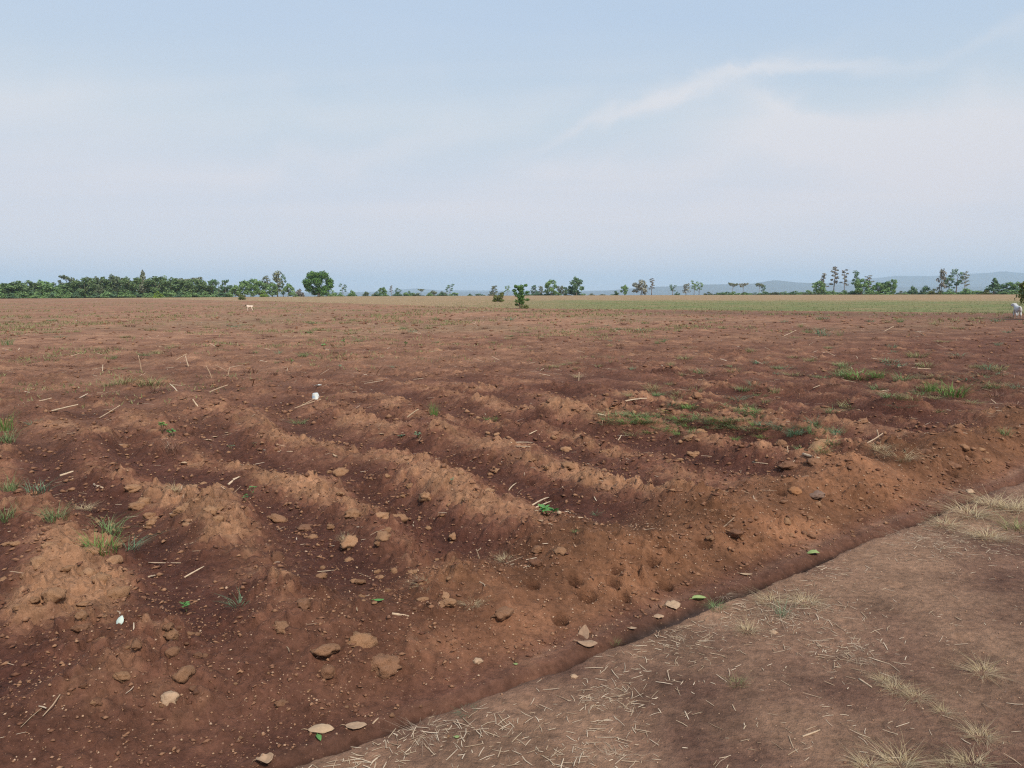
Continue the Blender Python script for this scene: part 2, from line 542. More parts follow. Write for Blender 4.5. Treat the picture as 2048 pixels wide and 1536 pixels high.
def soil_material():
    m, t, b = new_mat('field_soil')
    at = N(t, 'ShaderNodeAttribute', attribute_name='albedo')
    wa = N(t, 'ShaderNodeAttribute', attribute_name='wet')
    tc = N(t, 'ShaderNodeTexCoord')
    n1 = N(t, 'ShaderNodeTexNoise'); n1.inputs['Scale'].default_value = 26; n1.inputs['Detail'].default_value = 8; n1.inputs['Roughness'].default_value = .68
    t.links.new(tc.outputs['Object'], n1.inputs['Vector'])
    n2 = N(t, 'ShaderNodeTexNoise'); n2.inputs['Scale'].default_value = 150; n2.inputs['Detail'].default_value = 4; n2.inputs['Roughness'].default_value = .7
    t.links.new(tc.outputs['Object'], n2.inputs['Vector'])
    n3 = N(t, 'ShaderNodeTexNoise'); n3.inputs['Scale'].default_value = 2.2; n3.inputs['Detail'].default_value = 9; n3.inputs['Roughness'].default_value = .66
    t.links.new(tc.outputs['Object'], n3.inputs['Vector'])
    k = ramp(t, n1.outputs[0], [(.28, .58), (.5, 1.0), (.74, 1.42)])
    c = mixrgb(t, 1.0, at.outputs['Color'], k, 'MULTIPLY')
    k3 = ramp(t, n3.outputs[0], [(.3, .66), (.5, 1.0), (.7, 1.34)])
    c = mixrgb(t, 1.0, c, k3, 'MULTIPLY')
    # pale grit
    vo = N(t, 'ShaderNodeTexVoronoi'); vo.inputs['Scale'].default_value = 62
    t.links.new(tc.outputs['Object'], vo.inputs['Vector'])
    sepc = N(t, 'ShaderNodeSeparateColor'); t.links.new(vo.outputs['Color'], sepc.inputs[0])
    pick = math_node(t, 'GREATER_THAN', sepc.outputs[0], .88)
    spot = ramp(t, vo.outputs['Distance'], [(.16, 1.0), (.30, 0.0)])
    sp = math_node(t, 'MULTIPLY', math_node(t, 'MULTIPLY', pick, spot), .55)
    c = mixrgb(t, sp, c, (.43, .25, .16))
    t.links.new(c, b.inputs['Base Color'])
    rg = math_node(t, 'SUBTRACT', .96, math_node(t, 'MULTIPLY', wa.outputs['Fac'], .3))
    t.links.new(rg, b.inputs['Roughness'])
    b.inputs['Specular IOR Level'].default_value = .12
    dry = math_node(t, 'SUBTRACT', 1.0, wa.outputs['Fac'])
    hsum = math_node(t, 'ADD', math_node(t, 'MULTIPLY', n1.outputs[0], .045), math_node(t, 'MULTIPLY', n2.outputs[0], .012))
    hsum = math_node(t, 'ADD', hsum, math_node(t, 'MULTIPLY', sp, .006))
    bp = N(t, 'ShaderNodeBump'); bp.inputs['Strength'].default_value = .8; bp.inputs['Distance'].default_value = 1.0
    t.links.new(math_node(t, 'MULTIPLY', hsum, dry), bp.inputs['Height'])
    t.links.new(bp.outputs[0], b.inputs['Normal'])
    return m


def vary_mat(name, cols, rough=.9, bump=0.0, bscale=60, spec=.2, noise_mix=.35, objrand=False, translucent=0.0):
    """colours picked per island, mottled by noise"""
    m, t, b = new_mat(name)
    if objrand:
        oi = N(t, 'ShaderNodeObjectInfo'); rnd = oi.outputs['Random']
    else:
        ge = N(t, 'ShaderNodeNewGeometry'); rnd = ge.outputs['Random Per Island']
    stops = [(i / max(1, len(cols) - 1), c) for i, c in enumerate(cols)]
    c = ramp(t, rnd, stops)
    tc = N(t, 'ShaderNodeTexCoord')
    n1 = N(t, 'ShaderNodeTexNoise'); n1.inputs['Scale'].default_value = bscale; n1.inputs['Detail'].default_value = 6; n1.inputs['Roughness'].default_value = .65
    t.links.new(tc.outputs['Object'], n1.inputs['Vector'])
    k = ramp(t, n1.outputs[0], [(.25, 1 - noise_mix), (.5, 1.0), (.75, 1 + noise_mix)])
    c = mixrgb(t, 1.0, c, k, 'MULTIPLY')
    t.links.new(c, b.inputs['Base Color'])
    b.inputs['Roughness'].default_value = rough
    b.inputs['Specular IOR Level'].default_value = spec
    if bump:
        bp = N(t, 'ShaderNodeBump'); bp.inputs['Strength'].default_value = .8; bp.inputs['Distance'].default_value = bump
        t.links.new(n1.outputs[0], bp.inputs['Height']); t.links.new(bp.outputs[0], b.inputs['Normal'])
    if translucent:
        tr = N(t, 'ShaderNodeBsdfTranslucent'); t.links.new(c, tr.inputs[0])
        mx = N(t, 'ShaderNodeMixShader'); mx.inputs[0].default_value = translucent
        t.links.new(b.outputs[0], mx.inputs[1]); t.links.new(tr.outputs[0], mx.inputs[2])
        t.links.new(mx.outputs[0], t.nodes['Material Output'].inputs['Surface'])
    return m


M = {}
M['soil'] = soil_material()
M['clod'] = vary_mat('dry_soil_clod', [(.17, .082, .050), (.26, .135, .077), (.36, .20, .108), (.22, .11, .066), (.31, .17, .095)], .97, .012, 30, .15, .45, objrand=True)
M['clod_dry'] = vary_mat('crusted_clod', [(.27, .145, .080), (.36, .20, .11), (.40, .225, .125), (.31, .17, .095)], .97, .012, 30, .15, .45, objrand=True)
M['clod_pale'] = vary_mat('pale_clod', [(.46, .31, .20), (.46, .31, .20)], .97, .004, 40, .15, .35)
M['clod_orange'] = vary_mat('orange_clod', [(.30, .145, .070), (.30, .145, .070)], .95, .005, 40, .15, .35)
M['stone_grey'] = vary_mat('grey_stone', [(.20, .125, .09), (.20, .125, .09)], .9, .004, 40, .2, .3)
M['pebble'] = vary_mat('pebble_grit', [(.22, .11, .07), (.32, .18, .105), (.40, .25, .155), (.46, .32, .22), (.28, .15, .09)], .95, 0, 80, .2, .2)
M['crumb'] = vary_mat('soil_crumb', [(.12, .055, .036), (.20, .10, .06), (.30, .165, .095), (.16, .08, .05), (.24, .125, .075)], .97, 0, 80, .1, .2)
M['straw'] = vary_mat('bleached_straw', [(.24, .16, .10), (.40, .30, .20), (.56, .45, .33), (.34, .24, .155), (.47, .37, .27)], .85, 0, 50, .25, .2)
M['stalk'] = vary_mat('dry_maize_stalk', [(.44, .32, .21), (.56, .43, .30), (.38, .26, .17)], .8, .002, 60, .25, .35, objrand=True)
M['dryleaf'] = vary_mat('dry_leaf', [(.29, .19, .12), (.37, .255, .165), (.25, .155, .10)], .85, .002, 55, .25, .3, objrand=True)
M['dryleaf_pale'] = vary_mat('pale_dry_leaf', [(.34, .235, .15), (.40, .28, .175)], .8, .002, 45, .25, .2)
M['greenleaf'] = vary_mat('fallen_green_leaf', [(.26, .33, .12), (.26, .33, .12)], .55, .001, 45, .4, .25, translucent=.15)
M['weed'] = vary_mat('weed_leaf', [(0.075, 0.196, 0.052), (0.115, 0.276, 0.075), (0.092, 0.230, 0.057)], .6, .0005, 60, .35, .25, translucent=.2)
M['weed_stem'] = vary_mat('weed_stem', [(.16, .17, .07), (.20, .14, .08)], .8, 0, 60, .2, .2)
M['grass'] = vary_mat('green_grass', [(0.085, 0.166, 0.052), (0.154, 0.237, 0.089), (0.231, 0.261, 0.129), (0.131, 0.225, 0.081)], .7, 0, 12, .25, .25, translucent=.2)
M['grass_bright'] = vary_mat('bright_grass', [(0.093, 0.199, 0.041), (0.146, 0.256, 0.062), (0.185, 0.246, 0.083)], .7, 0, 12, .25, .25, translucent=.2)
M['grass_blue'] = vary_mat('bluish_weed', [(0.094, 0.188, 0.100), (0.138, 0.237, 0.138), (0.175, 0.250, 0.150)], .7, 0, 12, .25, .25, translucent=.15)
M['grass_dull'] = vary_mat('dull_grass', [(0.160, 0.180, 0.063), (0.239, 0.228, 0.103), (0.296, 0.264, 0.137), (0.194, 0.204, 0.091)], .8, 0, 12, .2, .25, translucent=.15)
M['grass_strip'] = vary_mat('strip_grass', [(.115, .16, .055), (.16, .195, .075), (.22, .22, .105), (.14, .18, .065)], .8, 0, 12, .2, .25, translucent=.15)
M['grass_pale'] = vary_mat('pale_green_grass', [(.15, .22, .08), (.20, .26, .11), (.25, .28, .14)], .8, 0, 12, .2, .25, translucent=.2)
M['grass_dry'] = vary_mat('dry_grass', [(.36, .27, .14), (.50, .39, .23), (.58, .47, .31), (.32, .26, .12)], .85, 0, 12, .2, .25, translucent=.15)
M['dead_weed'] = vary_mat('dead_weed', [(.12, .06, .045), (.18, .10, .07), (.22, .13, .09)], .9, 0, 20, .15, .25)
M['bark'] = vary_mat('tree_bark', [(0.168, 0.132, 0.102), (0.240, 0.198, 0.156)], .9, .02, 6, .15, .3, objrand=True)
M['bark_pale'] = vary_mat('pale_bark', [(.30, .25, .22), (.24, .19, .17)], .9, .02, 6, .15, .25, objrand=True)
M['leaf_dense'] = vary_mat('woodland_foliage', [(0.108, 0.199, 0.076), (0.187, 0.305, 0.111), (0.265, 0.386, 0.159), (0.157, 0.266, 0.104)], .75, 0, .6, .2, .35, translucent=.15)
M['leaf_hero'] = vary_mat('mango_foliage', [(0.052, 0.125, 0.031), (0.096, 0.200, 0.046), (0.139, 0.260, 0.062), (0.078, 0.166, 0.038)], .6, 0, 1.2, .3, .35, translucent=.15)
M['leaf_pale'] = vary_mat('pale_foliage', [(0.182, 0.208, 0.130), (0.260, 0.273, 0.182), (0.130, 0.169, 0.098)], .8, 0, .6, .2, .3, translucent=.15)
M['leaf_grey'] = vary_mat('grey_foliage', [(0.300, 0.312, 0.250), (0.400, 0.400, 0.338), (0.225, 0.250, 0.188)], .85, 0, .6, .2, .25, translucent=.1)
M['leaf_bare'] = vary_mat('twiggy_foliage', [(.20, .185, .15), (.27, .24, .21), (.16, .18, .12)], .85, 0, .6, .2, .25)
M['leaf_olive'] = vary_mat('olive_foliage', [(.10, .135, .035), (.15, .18, .05), (.19, .20, .07), (.08, .11, .03)], .75, 0, 2, .25, .3, translucent=.15)
M['leaf_mid'] = vary_mat('soft_foliage', [(0.099, 0.165, 0.066), (0.138, 0.204, 0.088), (0.171, 0.237, 0.105)], .8, 0, .6, .2, .3, translucent=.15)
M['leaf_pale2'] = vary_mat('greyish_foliage', [(.13, .17, .09), (.165, .20, .115), (.11, .15, .08)], .8, 0, .6, .2, .3, translucent=.15)
M['leaf_lime'] = vary_mat('lime_foliage', [(.16, .26, .035), (.22, .32, .05), (.12, .21, .03)], .75, 0, 2, .25, .25, translucent=.15)
M['leaf_dark'] = vary_mat('dark_foliage', [(0.074, 0.143, 0.077), (0.121, 0.208, 0.106), (0.162, 0.246, 0.126)], .75, 0, .6, .2, .35, translucent=.1)
M['rock_far'] = vary_mat('forested_slope', [(.035, .048, .042), (.035, .048, .042)], .95, 0, .004, .1, .3)


# ------------------------------------------------------------------ ground sheets
def build_ground():
    rows = [0.05, 0.4, 0.8, 1.15]
    r = 1.4
    while r < 520:
        rows.append(r)
        dr = max(0.0085, 0.0034 * r)
        if r > 13:
            dr = 0.0034 * r * (r / 13) ** 0.62
        r += dr
    rows += [560, 620, 700, 820, 1000, 1300, 1800, 2600, 4000, 6500, 11000, 20000]
    rows = np.array(rows)
    fine = np.linspace(R(-57), R(57), 800)
    rest = np.linspace(R(57), R(303), 62)[1:-1]
    az = np.concatenate([fine, rest])
    nr, na = len(rows), len(az)
    RR, AA = np.meshgrid(rows, az, indexing='ij')
    X = (RR * np.sin(AA)).ravel(); Y = (RR * np.cos(AA)).ravel()
    Z = np.empty(len(X)); C = np.empty((len(X), 3)); W = np.empty(len(X)); WW = np.empty(len(X)); G = np.empty(len(X))
    step = 200000
    for i in range(0, len(X), step):
        s = slice(i, i + step)
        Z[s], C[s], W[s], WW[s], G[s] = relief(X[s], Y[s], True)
    V = np.stack([X, Y, Z], 1)
    i = np.arange(nr - 1)[:, None]; j = np.arange(na)[None, :]
    j2 = (j + 1) % na
    Q = np.stack([(i * na + j2), (i * na + j), ((i + 1) * na + j), ((i + 1) * na + j2)], -1).reshape(-1, 4)
    # close the middle
    fg = G[Q].mean(1) > 0.5
    ft = (WW[Q].mean(1) < -0.03) & ~fg
    for name, mask, lab, cat in [('ploughed_field', ~fg & ~ft, 'ridged red-brown ploughed field of loose soil and clods', 'field'),
                                 ('dirt_track', ft, 'trampled brown dirt track with straw bits beside the field', 'track'),
                                 ('grass_field', fg, 'green and tan grass strip beyond the ploughed soil', 'field')]:
        q = Q[mask]
        used, inv = np.unique(q.ravel(), return_inverse=True)
        me = quads_mesh(name, V[used], inv.reshape(-1, 4), M['soil'])
        a = me.attributes.new('albedo', 'FLOAT_COLOR', 'POINT')
        a.data.foreach_set('color', np.concatenate([C[used], np.ones((len(used), 1))], 1).astype(np.float32).ravel())
        a = me.attributes.new('wet', 'FLOAT', 'POINT')
        a.data.foreach_set('value', W[used].astype(np.float32))
        o = link(name, me)
        tag(o, lab, cat, kind='structure')


build_ground()


# ------------------------------------------------------------------ far mountains
def mountains(name, dist, depth, prof, seed, label):
    azs = np.linspace(R(-75), R(88), 420)
    nd = 26
    V = []
    for k in range(nd):
        f = k / (nd - 1)
        d = dist + depth * (f - .5)
        x = d * np.sin(azs); y = d * np.cos(azs)
        crest = np.interp(np.degrees(azs), [p[0] for p in prof], [p[1] for p in prof])
        env = np.sin(np.pi * f) ** 0.9
        hh = crest * env * (1 + .22 * fbm(x, y, 1500, 4, seed)) + crest * .10 * fbm(x, y, 420, 3, seed + 9) * env - 60 * (1 - env)
        V.append(np.stack([x, y, np.minimum(hh, 338)], 1))
    V = np.concatenate(V)
    n = len(azs)
    i = np.arange(nd - 1)[:, None]; j = np.arange(n - 1)[None, :]
    Q = np.stack([i * n + j, i * n + j + 1, (i + 1) * n + j + 1, (i + 1) * n + j], -1).reshape(-1, 4)
    tag(link(name, quads_mesh(name, V, Q, M['rock_far'])), label, 'hills', kind='structure')


mountains('hills', 9000, 2600, [(-75, 0), (-12, 0), (2, 0), (5, 0), (6.5, 6), (8.5, 30), (9.8, 48), (12.3, 60), (13.7, 76), (15.4, 78), (17.1, 74), (18.6, 108), (20.4, 78),
                                (23.6, 50), (27, 40), (34, 30), (50, 90), (88, 60)], 301, 'blue hazy nearer hills rising behind the trees')
mountains('hills', 12500, 3200, [(-75, 60), (-20, 0), (-10, 10), (-8, 45), (-7, 60), (-5.5, 30), (-3, 25), (4, 10), (12, 30), (18, 60), (21.7, 100), (24.2, 178), (26.3, 205), (28.1, 203), (32, 228),
                                 (33.5, 196), (38, 215), (50, 215), (70, 180), (88, 150)], 333, 'long pale blue mountain range on the horizon')

# ------------------------------------------------------------------ haze
hb = bmesh.new()
bmesh.ops.create_cube(hb, size=1.0)
hme = bpy.data.meshes.new('haze')
hb.to_mesh(hme); hb.free()
haze = link('haze', hme)
haze.scale = (42000, 42000, 440)
haze.location = (0, 0, 352 - 220)
hm = bpy.data.materials.new('haze')
hm.use_nodes = True
hm.node_tree.nodes.clear()
pv = N(hm.node_tree, 'ShaderNodeVolumePrincipled')
pv.inputs['Color'].default_value = (.60, .80, 1.0, 1)
pv.inputs['Density'].default_value = 0.000125
pv.inputs['Anisotropy'].default_value = 0.0
mo = N(hm.node_tree, 'ShaderNodeOutputMaterial')
hm.node_tree.links.new(pv.outputs[0], mo.inputs['Volume'])
hme.materials.append(hm)
tag(haze, 'thin bluish evening haze over the whole plain', 'haze', kind='stuff')


# ------------------------------------------------------------------ trees
def tube(V, F, pts, radii, n=6):
    """append a tapered tube along pts"""
    base = len(V)
    pts = [Vector(p) for p in pts]
    for i, p in enumerate(pts):
        d = (pts[min(i + 1, len(pts) - 1)] - pts[max(i - 1, 0)]).normalized()
        a = d.orthogonal().normalized(); b = d.cross(a)
        for k in range(n):
            an = 2 * math.pi * k / n
            V.append(p + (a * math.cos(an) + b * math.sin(an)) * radii[i])
    for i in range(len(pts) - 1):
        for k in range(n):
            k2 = (k + 1) % n
            F.append((base + i * n + k, base + i * n + k2, base + (i + 1) * n + k2, base + (i + 1) * n + k))
    F.append(tuple(base + k for k in reversed(range(n))))
    F.append(tuple(base + (len(pts) - 1) * n + k for k in range(n)))


def leaf_cloud(rng, lobes, n, size, surf=.55, flat=0.0):
    """small bent leaf-clump faces spread through ellipsoid lobes; lobes: (cx,cy,cz,rx,ry,rz,weight)"""
    V, F = [], []
    wts = [l[6] for l in lobes]
    tot = sum(wts)
    for l in lobes:
        cnt = int(n * l[6] / tot)
        for _ in range(cnt):
            d = Vector((rng.gauss(0, 1), rng.gauss(0, 1), rng.gauss(0, 1))).normalized()
            rr = (surf + (1 - surf) * rng.random()) if rng.random() < .75 else rng.random() ** .5
            # uneven outline
            rr *= 0.82 + 0.32 * mnoise.noise(Vector((d.x * 2.1 + l[0] * 9, d.y * 2.1 + l[1] * 9, d.z * 2.1 + l[2] * 9)))
            p = Vector((l[0] + d.x * l[3] * rr, l[1] + d.y * l[4] * rr, l[2] + d.z * l[5] * rr))
            nrm = (d * .7 + Vector((rng.gauss(0, 1), rng.gauss(0, 1), rng.gauss(0, 1) + flat)) * .6).normalized()
            a = nrm.orthogonal().normalized()
            a = Matrix.Rotation(rng.random() * 6.28, 3, nrm) @ a
            b = nrm.cross(a)
            s = size * (.55 + .9 * rng.random())
            i = len(V)
            V += [p - a * s, p - b * s * .55 + nrm * s * .15, p + a * s, p + b * s * .55 + nrm * s * .15]
            F += [(i, i + 1, i + 2), (i, i + 2, i + 3)]
    return V, F


def make_tree_meshes(kind, seed):
    """unit-height tree: (trunk mesh, crown mesh)"""
    rng = random.Random(seed)
    V, F = [], []
    G = rng.gauss
    if kind == 'dense':
        th, tr, n, sz, bark, leaf = .34, .022, 1300, .042, 'bark', 'leaf_dense'
        lobes = []
        for k in range(9):
            a = k * 2.4 + rng.random(); q = .10 + .22 * rng.random()
            lobes.append((math.cos(a) * q, math.sin(a) * q, .20 + .60 * (k / 8) + .05 * G(0, 1) * .5, .16 + .08 * rng.random(), .16 + .08 * rng.random(), .13 + .07 * rng.random(), 1))
        lobes.append((G(0, .04), G(0, .04), .86, .13, .13, .14, .6))
    elif kind == 'conic':
        th, tr, n, sz, bark, leaf = .5, .020, 560, .046, 'bark', 'leaf_dense'
        lobes = [(G(0, .05) * (1 - f), G(0, .05) * (1 - f), .28 + .62 * f, .26 * (1 - f) + .07, .26 * (1 - f) + .07, .13, 1 - .5 * f) for f in (0, .15, .3, .45, .6, .78, 1)]
    elif kind == 'feather':
        th, tr, n, sz, bark, leaf = .6, .016, 430, .040, 'bark_pale', 'leaf_pale'
        lobes = []
        for k in range(12):
            a = k * 2.4 + rng.random(); f = k / 11
            q = (.24 * (1 - .6 * f)) * rng.random() ** .5
            lobes.append((math.cos(a) * q, math.sin(a) * q, .24 + .68 * f, .10 + .05 * rng.random(), .10 + .05 * rng.random(), .08 + .05 * rng.random(), 1))
    elif kind == 'pagoda':
        th, tr, n, sz, bark, leaf = .97, .016, 330, .030, 'bark_pale', 'leaf_bare'
        lobes = []
        for k in range(13):
            f = k / 12
            a = k * 2.2 + rng.random() * 1.5
            q = (.18 * (1 - .45 * f)) * (.45 + .55 * rng.random())
            lobes.append((math.cos(a) * q, math.sin(a) * q, .38 + .58 * f, .085, .085, .030, 1))
    elif kind == 'open':
        th, tr, n, sz, bark, leaf = .75, .018, 420, .034, 'bark', 'leaf_dark'
        lobes = []
        for k in range(9):
            f = k / 8
            a = k * 2.7 + rng.random()
            q = .10 + .14 * rng.random()
            lobes.append((math.cos(a) * q, math.sin(a) * q, .40 + .52 * f, .11 + .05 * f, .11 + .05 * f, .060 + .03 * f, 1))
    elif kind == 'umbrella':
        th, tr, n, sz, bark, leaf = .72, .020, 460, .042, 'bark', 'leaf_pale'
        lobes = []
        for k in range(12):
            a = k * 2.4; q = .44 * ((k + .5) / 12) ** .5
            lobes.append((math.cos(a) * q * .9, math.sin(a) * q * .9, .84 - .40 * q * rng.random() + G(0, .04), .10 + .09 * rng.random(), .13, .055 + .05 * rng.random(), 1))
    elif kind == 'bush':
        th, tr, n, sz, bark, leaf = .45, .03, 760, .062, 'bark', 'leaf_dense'
        lobes = []
        for k in range(8):
            a = k * 2.4 + rng.random(); q = .14 + .24 * rng.random()
            lobes.append((math.cos(a) * q, math.sin(a) * q, .10 + .55 * rng.random(), .22 + .06 * rng.random(), .24, .18 + .06 * rng.random(), 1))
        lobes.append((0, 0, .72, .22, .22, .24, 1))
        lobes += [(math.cos(a) * .3, math.sin(a) * .3, .08, .24, .24, .12, .7) for a in (0, 2.1, 4.2)]
    lean = (G(0, .03), G(0, .03))
    tp = [(lean[0] * f * f * 1.5, lean[1] * f * f * 1.5, f * th - .02) for f in (0, .25, .5, .75, 1)]
    tube(V, F, tp, [tr * 1.5, tr * 1.1, tr * .95, tr * .7, tr * .3], 6)
    for l in lobes:
        zb = min(max(l[2] - .16 * (1 if kind != 'pagoda' else .2), .1), th * .96)
        f = min(zb / th, 1)
        p0 = Vector((lean[0] * f * f * 1.5, lean[1] * f * f * 1.5, zb))
        p1 = Vector((l[0], l[1], l[2]))
        tube(V, F, [p0, (p0 + p1) / 2 + Vector((0, 0, -.015)), p1], [tr * .42, tr * .3, tr * .12], 4)
    trunk = mesh_from(kind + '_trunk', V, F, M[bark])
    cv, cf = leaf_cloud(rng, lobes, n, sz, .6, .4 if kind in ('umbrella', 'pagoda') else .2)
    crown = mesh_from(kind + '_crown', cv, cf, M[leaf], smooth=False)
    return trunk, crown


TREES = {}
for kd, cnt in (('dense', 4), ('conic', 2), ('feather', 3), ('pagoda', 3), ('open', 3), ('umbrella', 2), ('bush', 4)):
    TREES[kd] = [make_tree_meshes(kd, 100 + i * 31 + len(kd) * 7) for i in range(cnt)]
RECOL = {}


def recoloured(me, matname):
    key = (me.name, matname)
    if key not in RECOL:
        c = me.copy(); c.materials.clear(); c.materials.append(M[matname]); RECOL[key] = c
    return RECOL[key]


NAME = {'dense': 'broadleaf_tree', 'conic': 'pointed_tree', 'feather': 'feathery_tree', 'pagoda': 'tiered_tree', 'open': 'open_crowned_tree', 'umbrella': 'flat_topped_tree', 'bush': 'bush'}
tree_no = [0]


def plant(kind, px, top, w, dist, label, group=None, base=None, leaf=None, depthscale=1.0):
    """a tree standing at a bearing and distance, sized from its height in the photograph"""
    tree_no[0] += 1
    k = tree_no[0]
    d = rays(np.array([px]), np.array([590.0]))[0]
    s = dist / math.hypot(d[0], d[1])
    x, y = d[0] * s, d[1] * s
    z = float(hgt(x, y)[0])
    dt = rays(np.array([px]), np.array([float(top)]))[0]
    ztop = EYE + dt[2] / math.hypot(dt[0], dt[1]) * dist
    H = max(ztop - z, .8)
    Wd = w / FPX * dist
    tr, cr = TREES[kind][k % len(TREES[kind])]
    ext = {'dense': .78, 'conic': .62, 'feather': .58, 'pagoda': .50, 'open': .60, 'umbrella': 1.1, 'bush': 1.05}[kind]
    root = empty(NAME[kind], (x, y, z - (.35 if kind == 'bush' else .05)), k * 2.399)
    sx = Wd / ext
    root.scale = (sx, sx * depthscale, H / .97)
    link('trunk', tr, root)
    link('crown', recoloured(cr, leaf) if leaf else cr, root)
    tag(root, label, 'bush' if kind == 'bush' else 'tree', group)
    return root


rr = random.Random(5)
# woodland belt on the left: a front row and a slightly deeper back row
for px, top in [(-40, 566), (-14, 568), (8, 567), (22, 565), (37, 569), (54, 564), (70, 569), (86, 563), (100, 569), (112, 566), (128, 568), (150, 564), (172, 558), (190, 554), (208, 555), (230, 552),
                (246, 558), (260, 556), (276, 558), (302, 558), (314, 554), (340, 558), (352, 560), (372, 561), (392, 558), (410, 562)]:
    lf, wd = rr.choice([(None, 'deep green'), ('leaf_mid', 'soft green'), ('leaf_pale2', 'greyish green')])
    plant('dense', px, top - 4 + rr.random() * 4, 30 + rr.random() * 14, 285 + rr.random() * 25, wd + ' leafy tree in the dense woodland belt', wd + ' woodland belt trees', leaf=lf)
for px, top in [(0, 572), (30, 572), (62, 572), (95, 571), (122, 570), (142, 568), (162, 564), (182, 562), (200, 562), (218, 560), (240, 562), (268, 562), (290, 560), (326, 560), (362, 566), (384, 566), (402, 568), (424, 570), (446, 572), (462, 570)]:
    plant('dense', px, top, 26 + rr.random() * 10, 315 + rr.random() * 25, 'darker leafy tree in the back row of the woodland belt', 'back row of the woodland belt', leaf='leaf_dark')
plant('conic', 288, 542, 26, 300, 'tallest pointed pale tree standing above the woodland belt', leaf='leaf_pale')
plant('umbrella', 136, 549, 34, 330, 'flat-topped dark tree spreading above the woodland belt', leaf='leaf_pale2')
plant('umbrella', 384, 551, 54, 320, 'wide flat-topped grey-green tree at the right end of the woodland')
plant('pagoda', 332, 551, 12, 290, 'slim tree with a pale bare trunk at the woodland front', leaf='leaf_dense')
plant('bush', 315, 579, 20, 270, 'bright lime green bush in front of the woodland', leaf='leaf_lime')
plant('umbrella', 426, 557, 20, 300, 'small dark flat-crowned tree just past the woodland', leaf='leaf_dark')
plant('open', 437, 560, 16, 295, 'slim-trunked dark tree beside the small flat-crowned tree')
plant('umbrella', 451, 558, 18, 305, 'dark layered tree between woodland and leafy clump', leaf='leaf_dark')
for px, top, w in [(470, 569, 22), (490, 560, 30), (506, 557, 30), (520, 561, 26)]:
    plant('dense', px, top, w, 290, 'round leafy tree in the clump before the tall feathery tree', 'leafy clump beside the woodland')
plant('feather', 532, 552, 24, 300, 'pale feathery tree just left of the tall grey-green one')
plant('feather', 555, 542, 34, 295, 'tall grey-green feathery tree next to the big round tree', leaf='leaf_pale')
plant('open', 567, 548, 14, 300, 'dark tufted treetop leaning against the tall feathery tree')
plant('dense', 545, 566, 26, 290, 'low leafy tree at the foot of the feathery trees')
plant('dense', 576, 566, 24, 292, 'leafy tree between the feathery tree and brown bush')
plant('bush', 528, 580, 20, 280, 'bright green bush at the foot of the leafy clump', leaf='leaf_lime')
plant('bush', 599, 574, 24, 300, 'brownish bush beside the big round tree', leaf='leaf_bare')
plant('bush', 586, 582, 22, 290, 'low green bush left of the brownish bush')

# the big round tree: its own larger crown
def hero_tree():
    rng = random.Random(77)
    dist = 270.0
    d = rays(np.array([637.]), np.array([590.]))[0]
    s = dist / math.hypot(d[0], d[1])
    x, y = d[0] * s, d[1] * s
    z = float(hgt(x, y)[0])
    root = empty('broadleaf_tree', (x, y, z - .05))
    V, F = [], []
    tube(V, F, [(0, 0, 0), (.05, 0, .8), (0, .05, 1.9), (.1, 0, 3.2)], [.42, .34, .28, .2], 8)
    lobes = []
    for (cx, cz, rx, rz) in [(-2.2, 7.1, 2.3, 1.9), (1.9, 7.2, 2.3, 1.8), (-3.4, 4.9, 2.0, 1.8), (3.5, 5.0, 1.9, 1.8), (0, 5.2, 2.6, 2.0), (-2.8, 2.8, 1.9, 1.6), (2.6, 2.7, 2.0, 1.7),
                             (0, 2.4, 2.2, 1.7), (-.3, 7.4, 1.5, 1.2), (-4.2, 3.9, 1.1, 1.1), (4.3, 3.8, 1.1, 1.1), (-1.5, 1.4, 1.5, 1.0), (2.2, 1.4, 1.6, 1.0)]:
        lobes.append((cx, rng.uniform(-1.6, 1.6), cz, rx, rx, rz, rx * rz))
    for l in lobes:
        tube(V, F, [(0, 0, 1.2 + .18 * l[2]), (l[0] * .5, l[1] * .5, 1.0 + l[2] * .5), (l[0], l[1], l[2])], [.16, .10, .04], 5)
    link('trunk', mesh_from('round_tree_trunk', V, F, M['bark']), root)
    cv, cf = leaf_cloud(rng, lobes, 8500, .24, .50, .2)
    link('crown', mesh_from('round_tree_crown', cv, cf, M['leaf_hero'], smooth=False), root)
    tag(root, 'big solitary round-crowned dark green tree at the field edge', 'tree')


hero_tree()

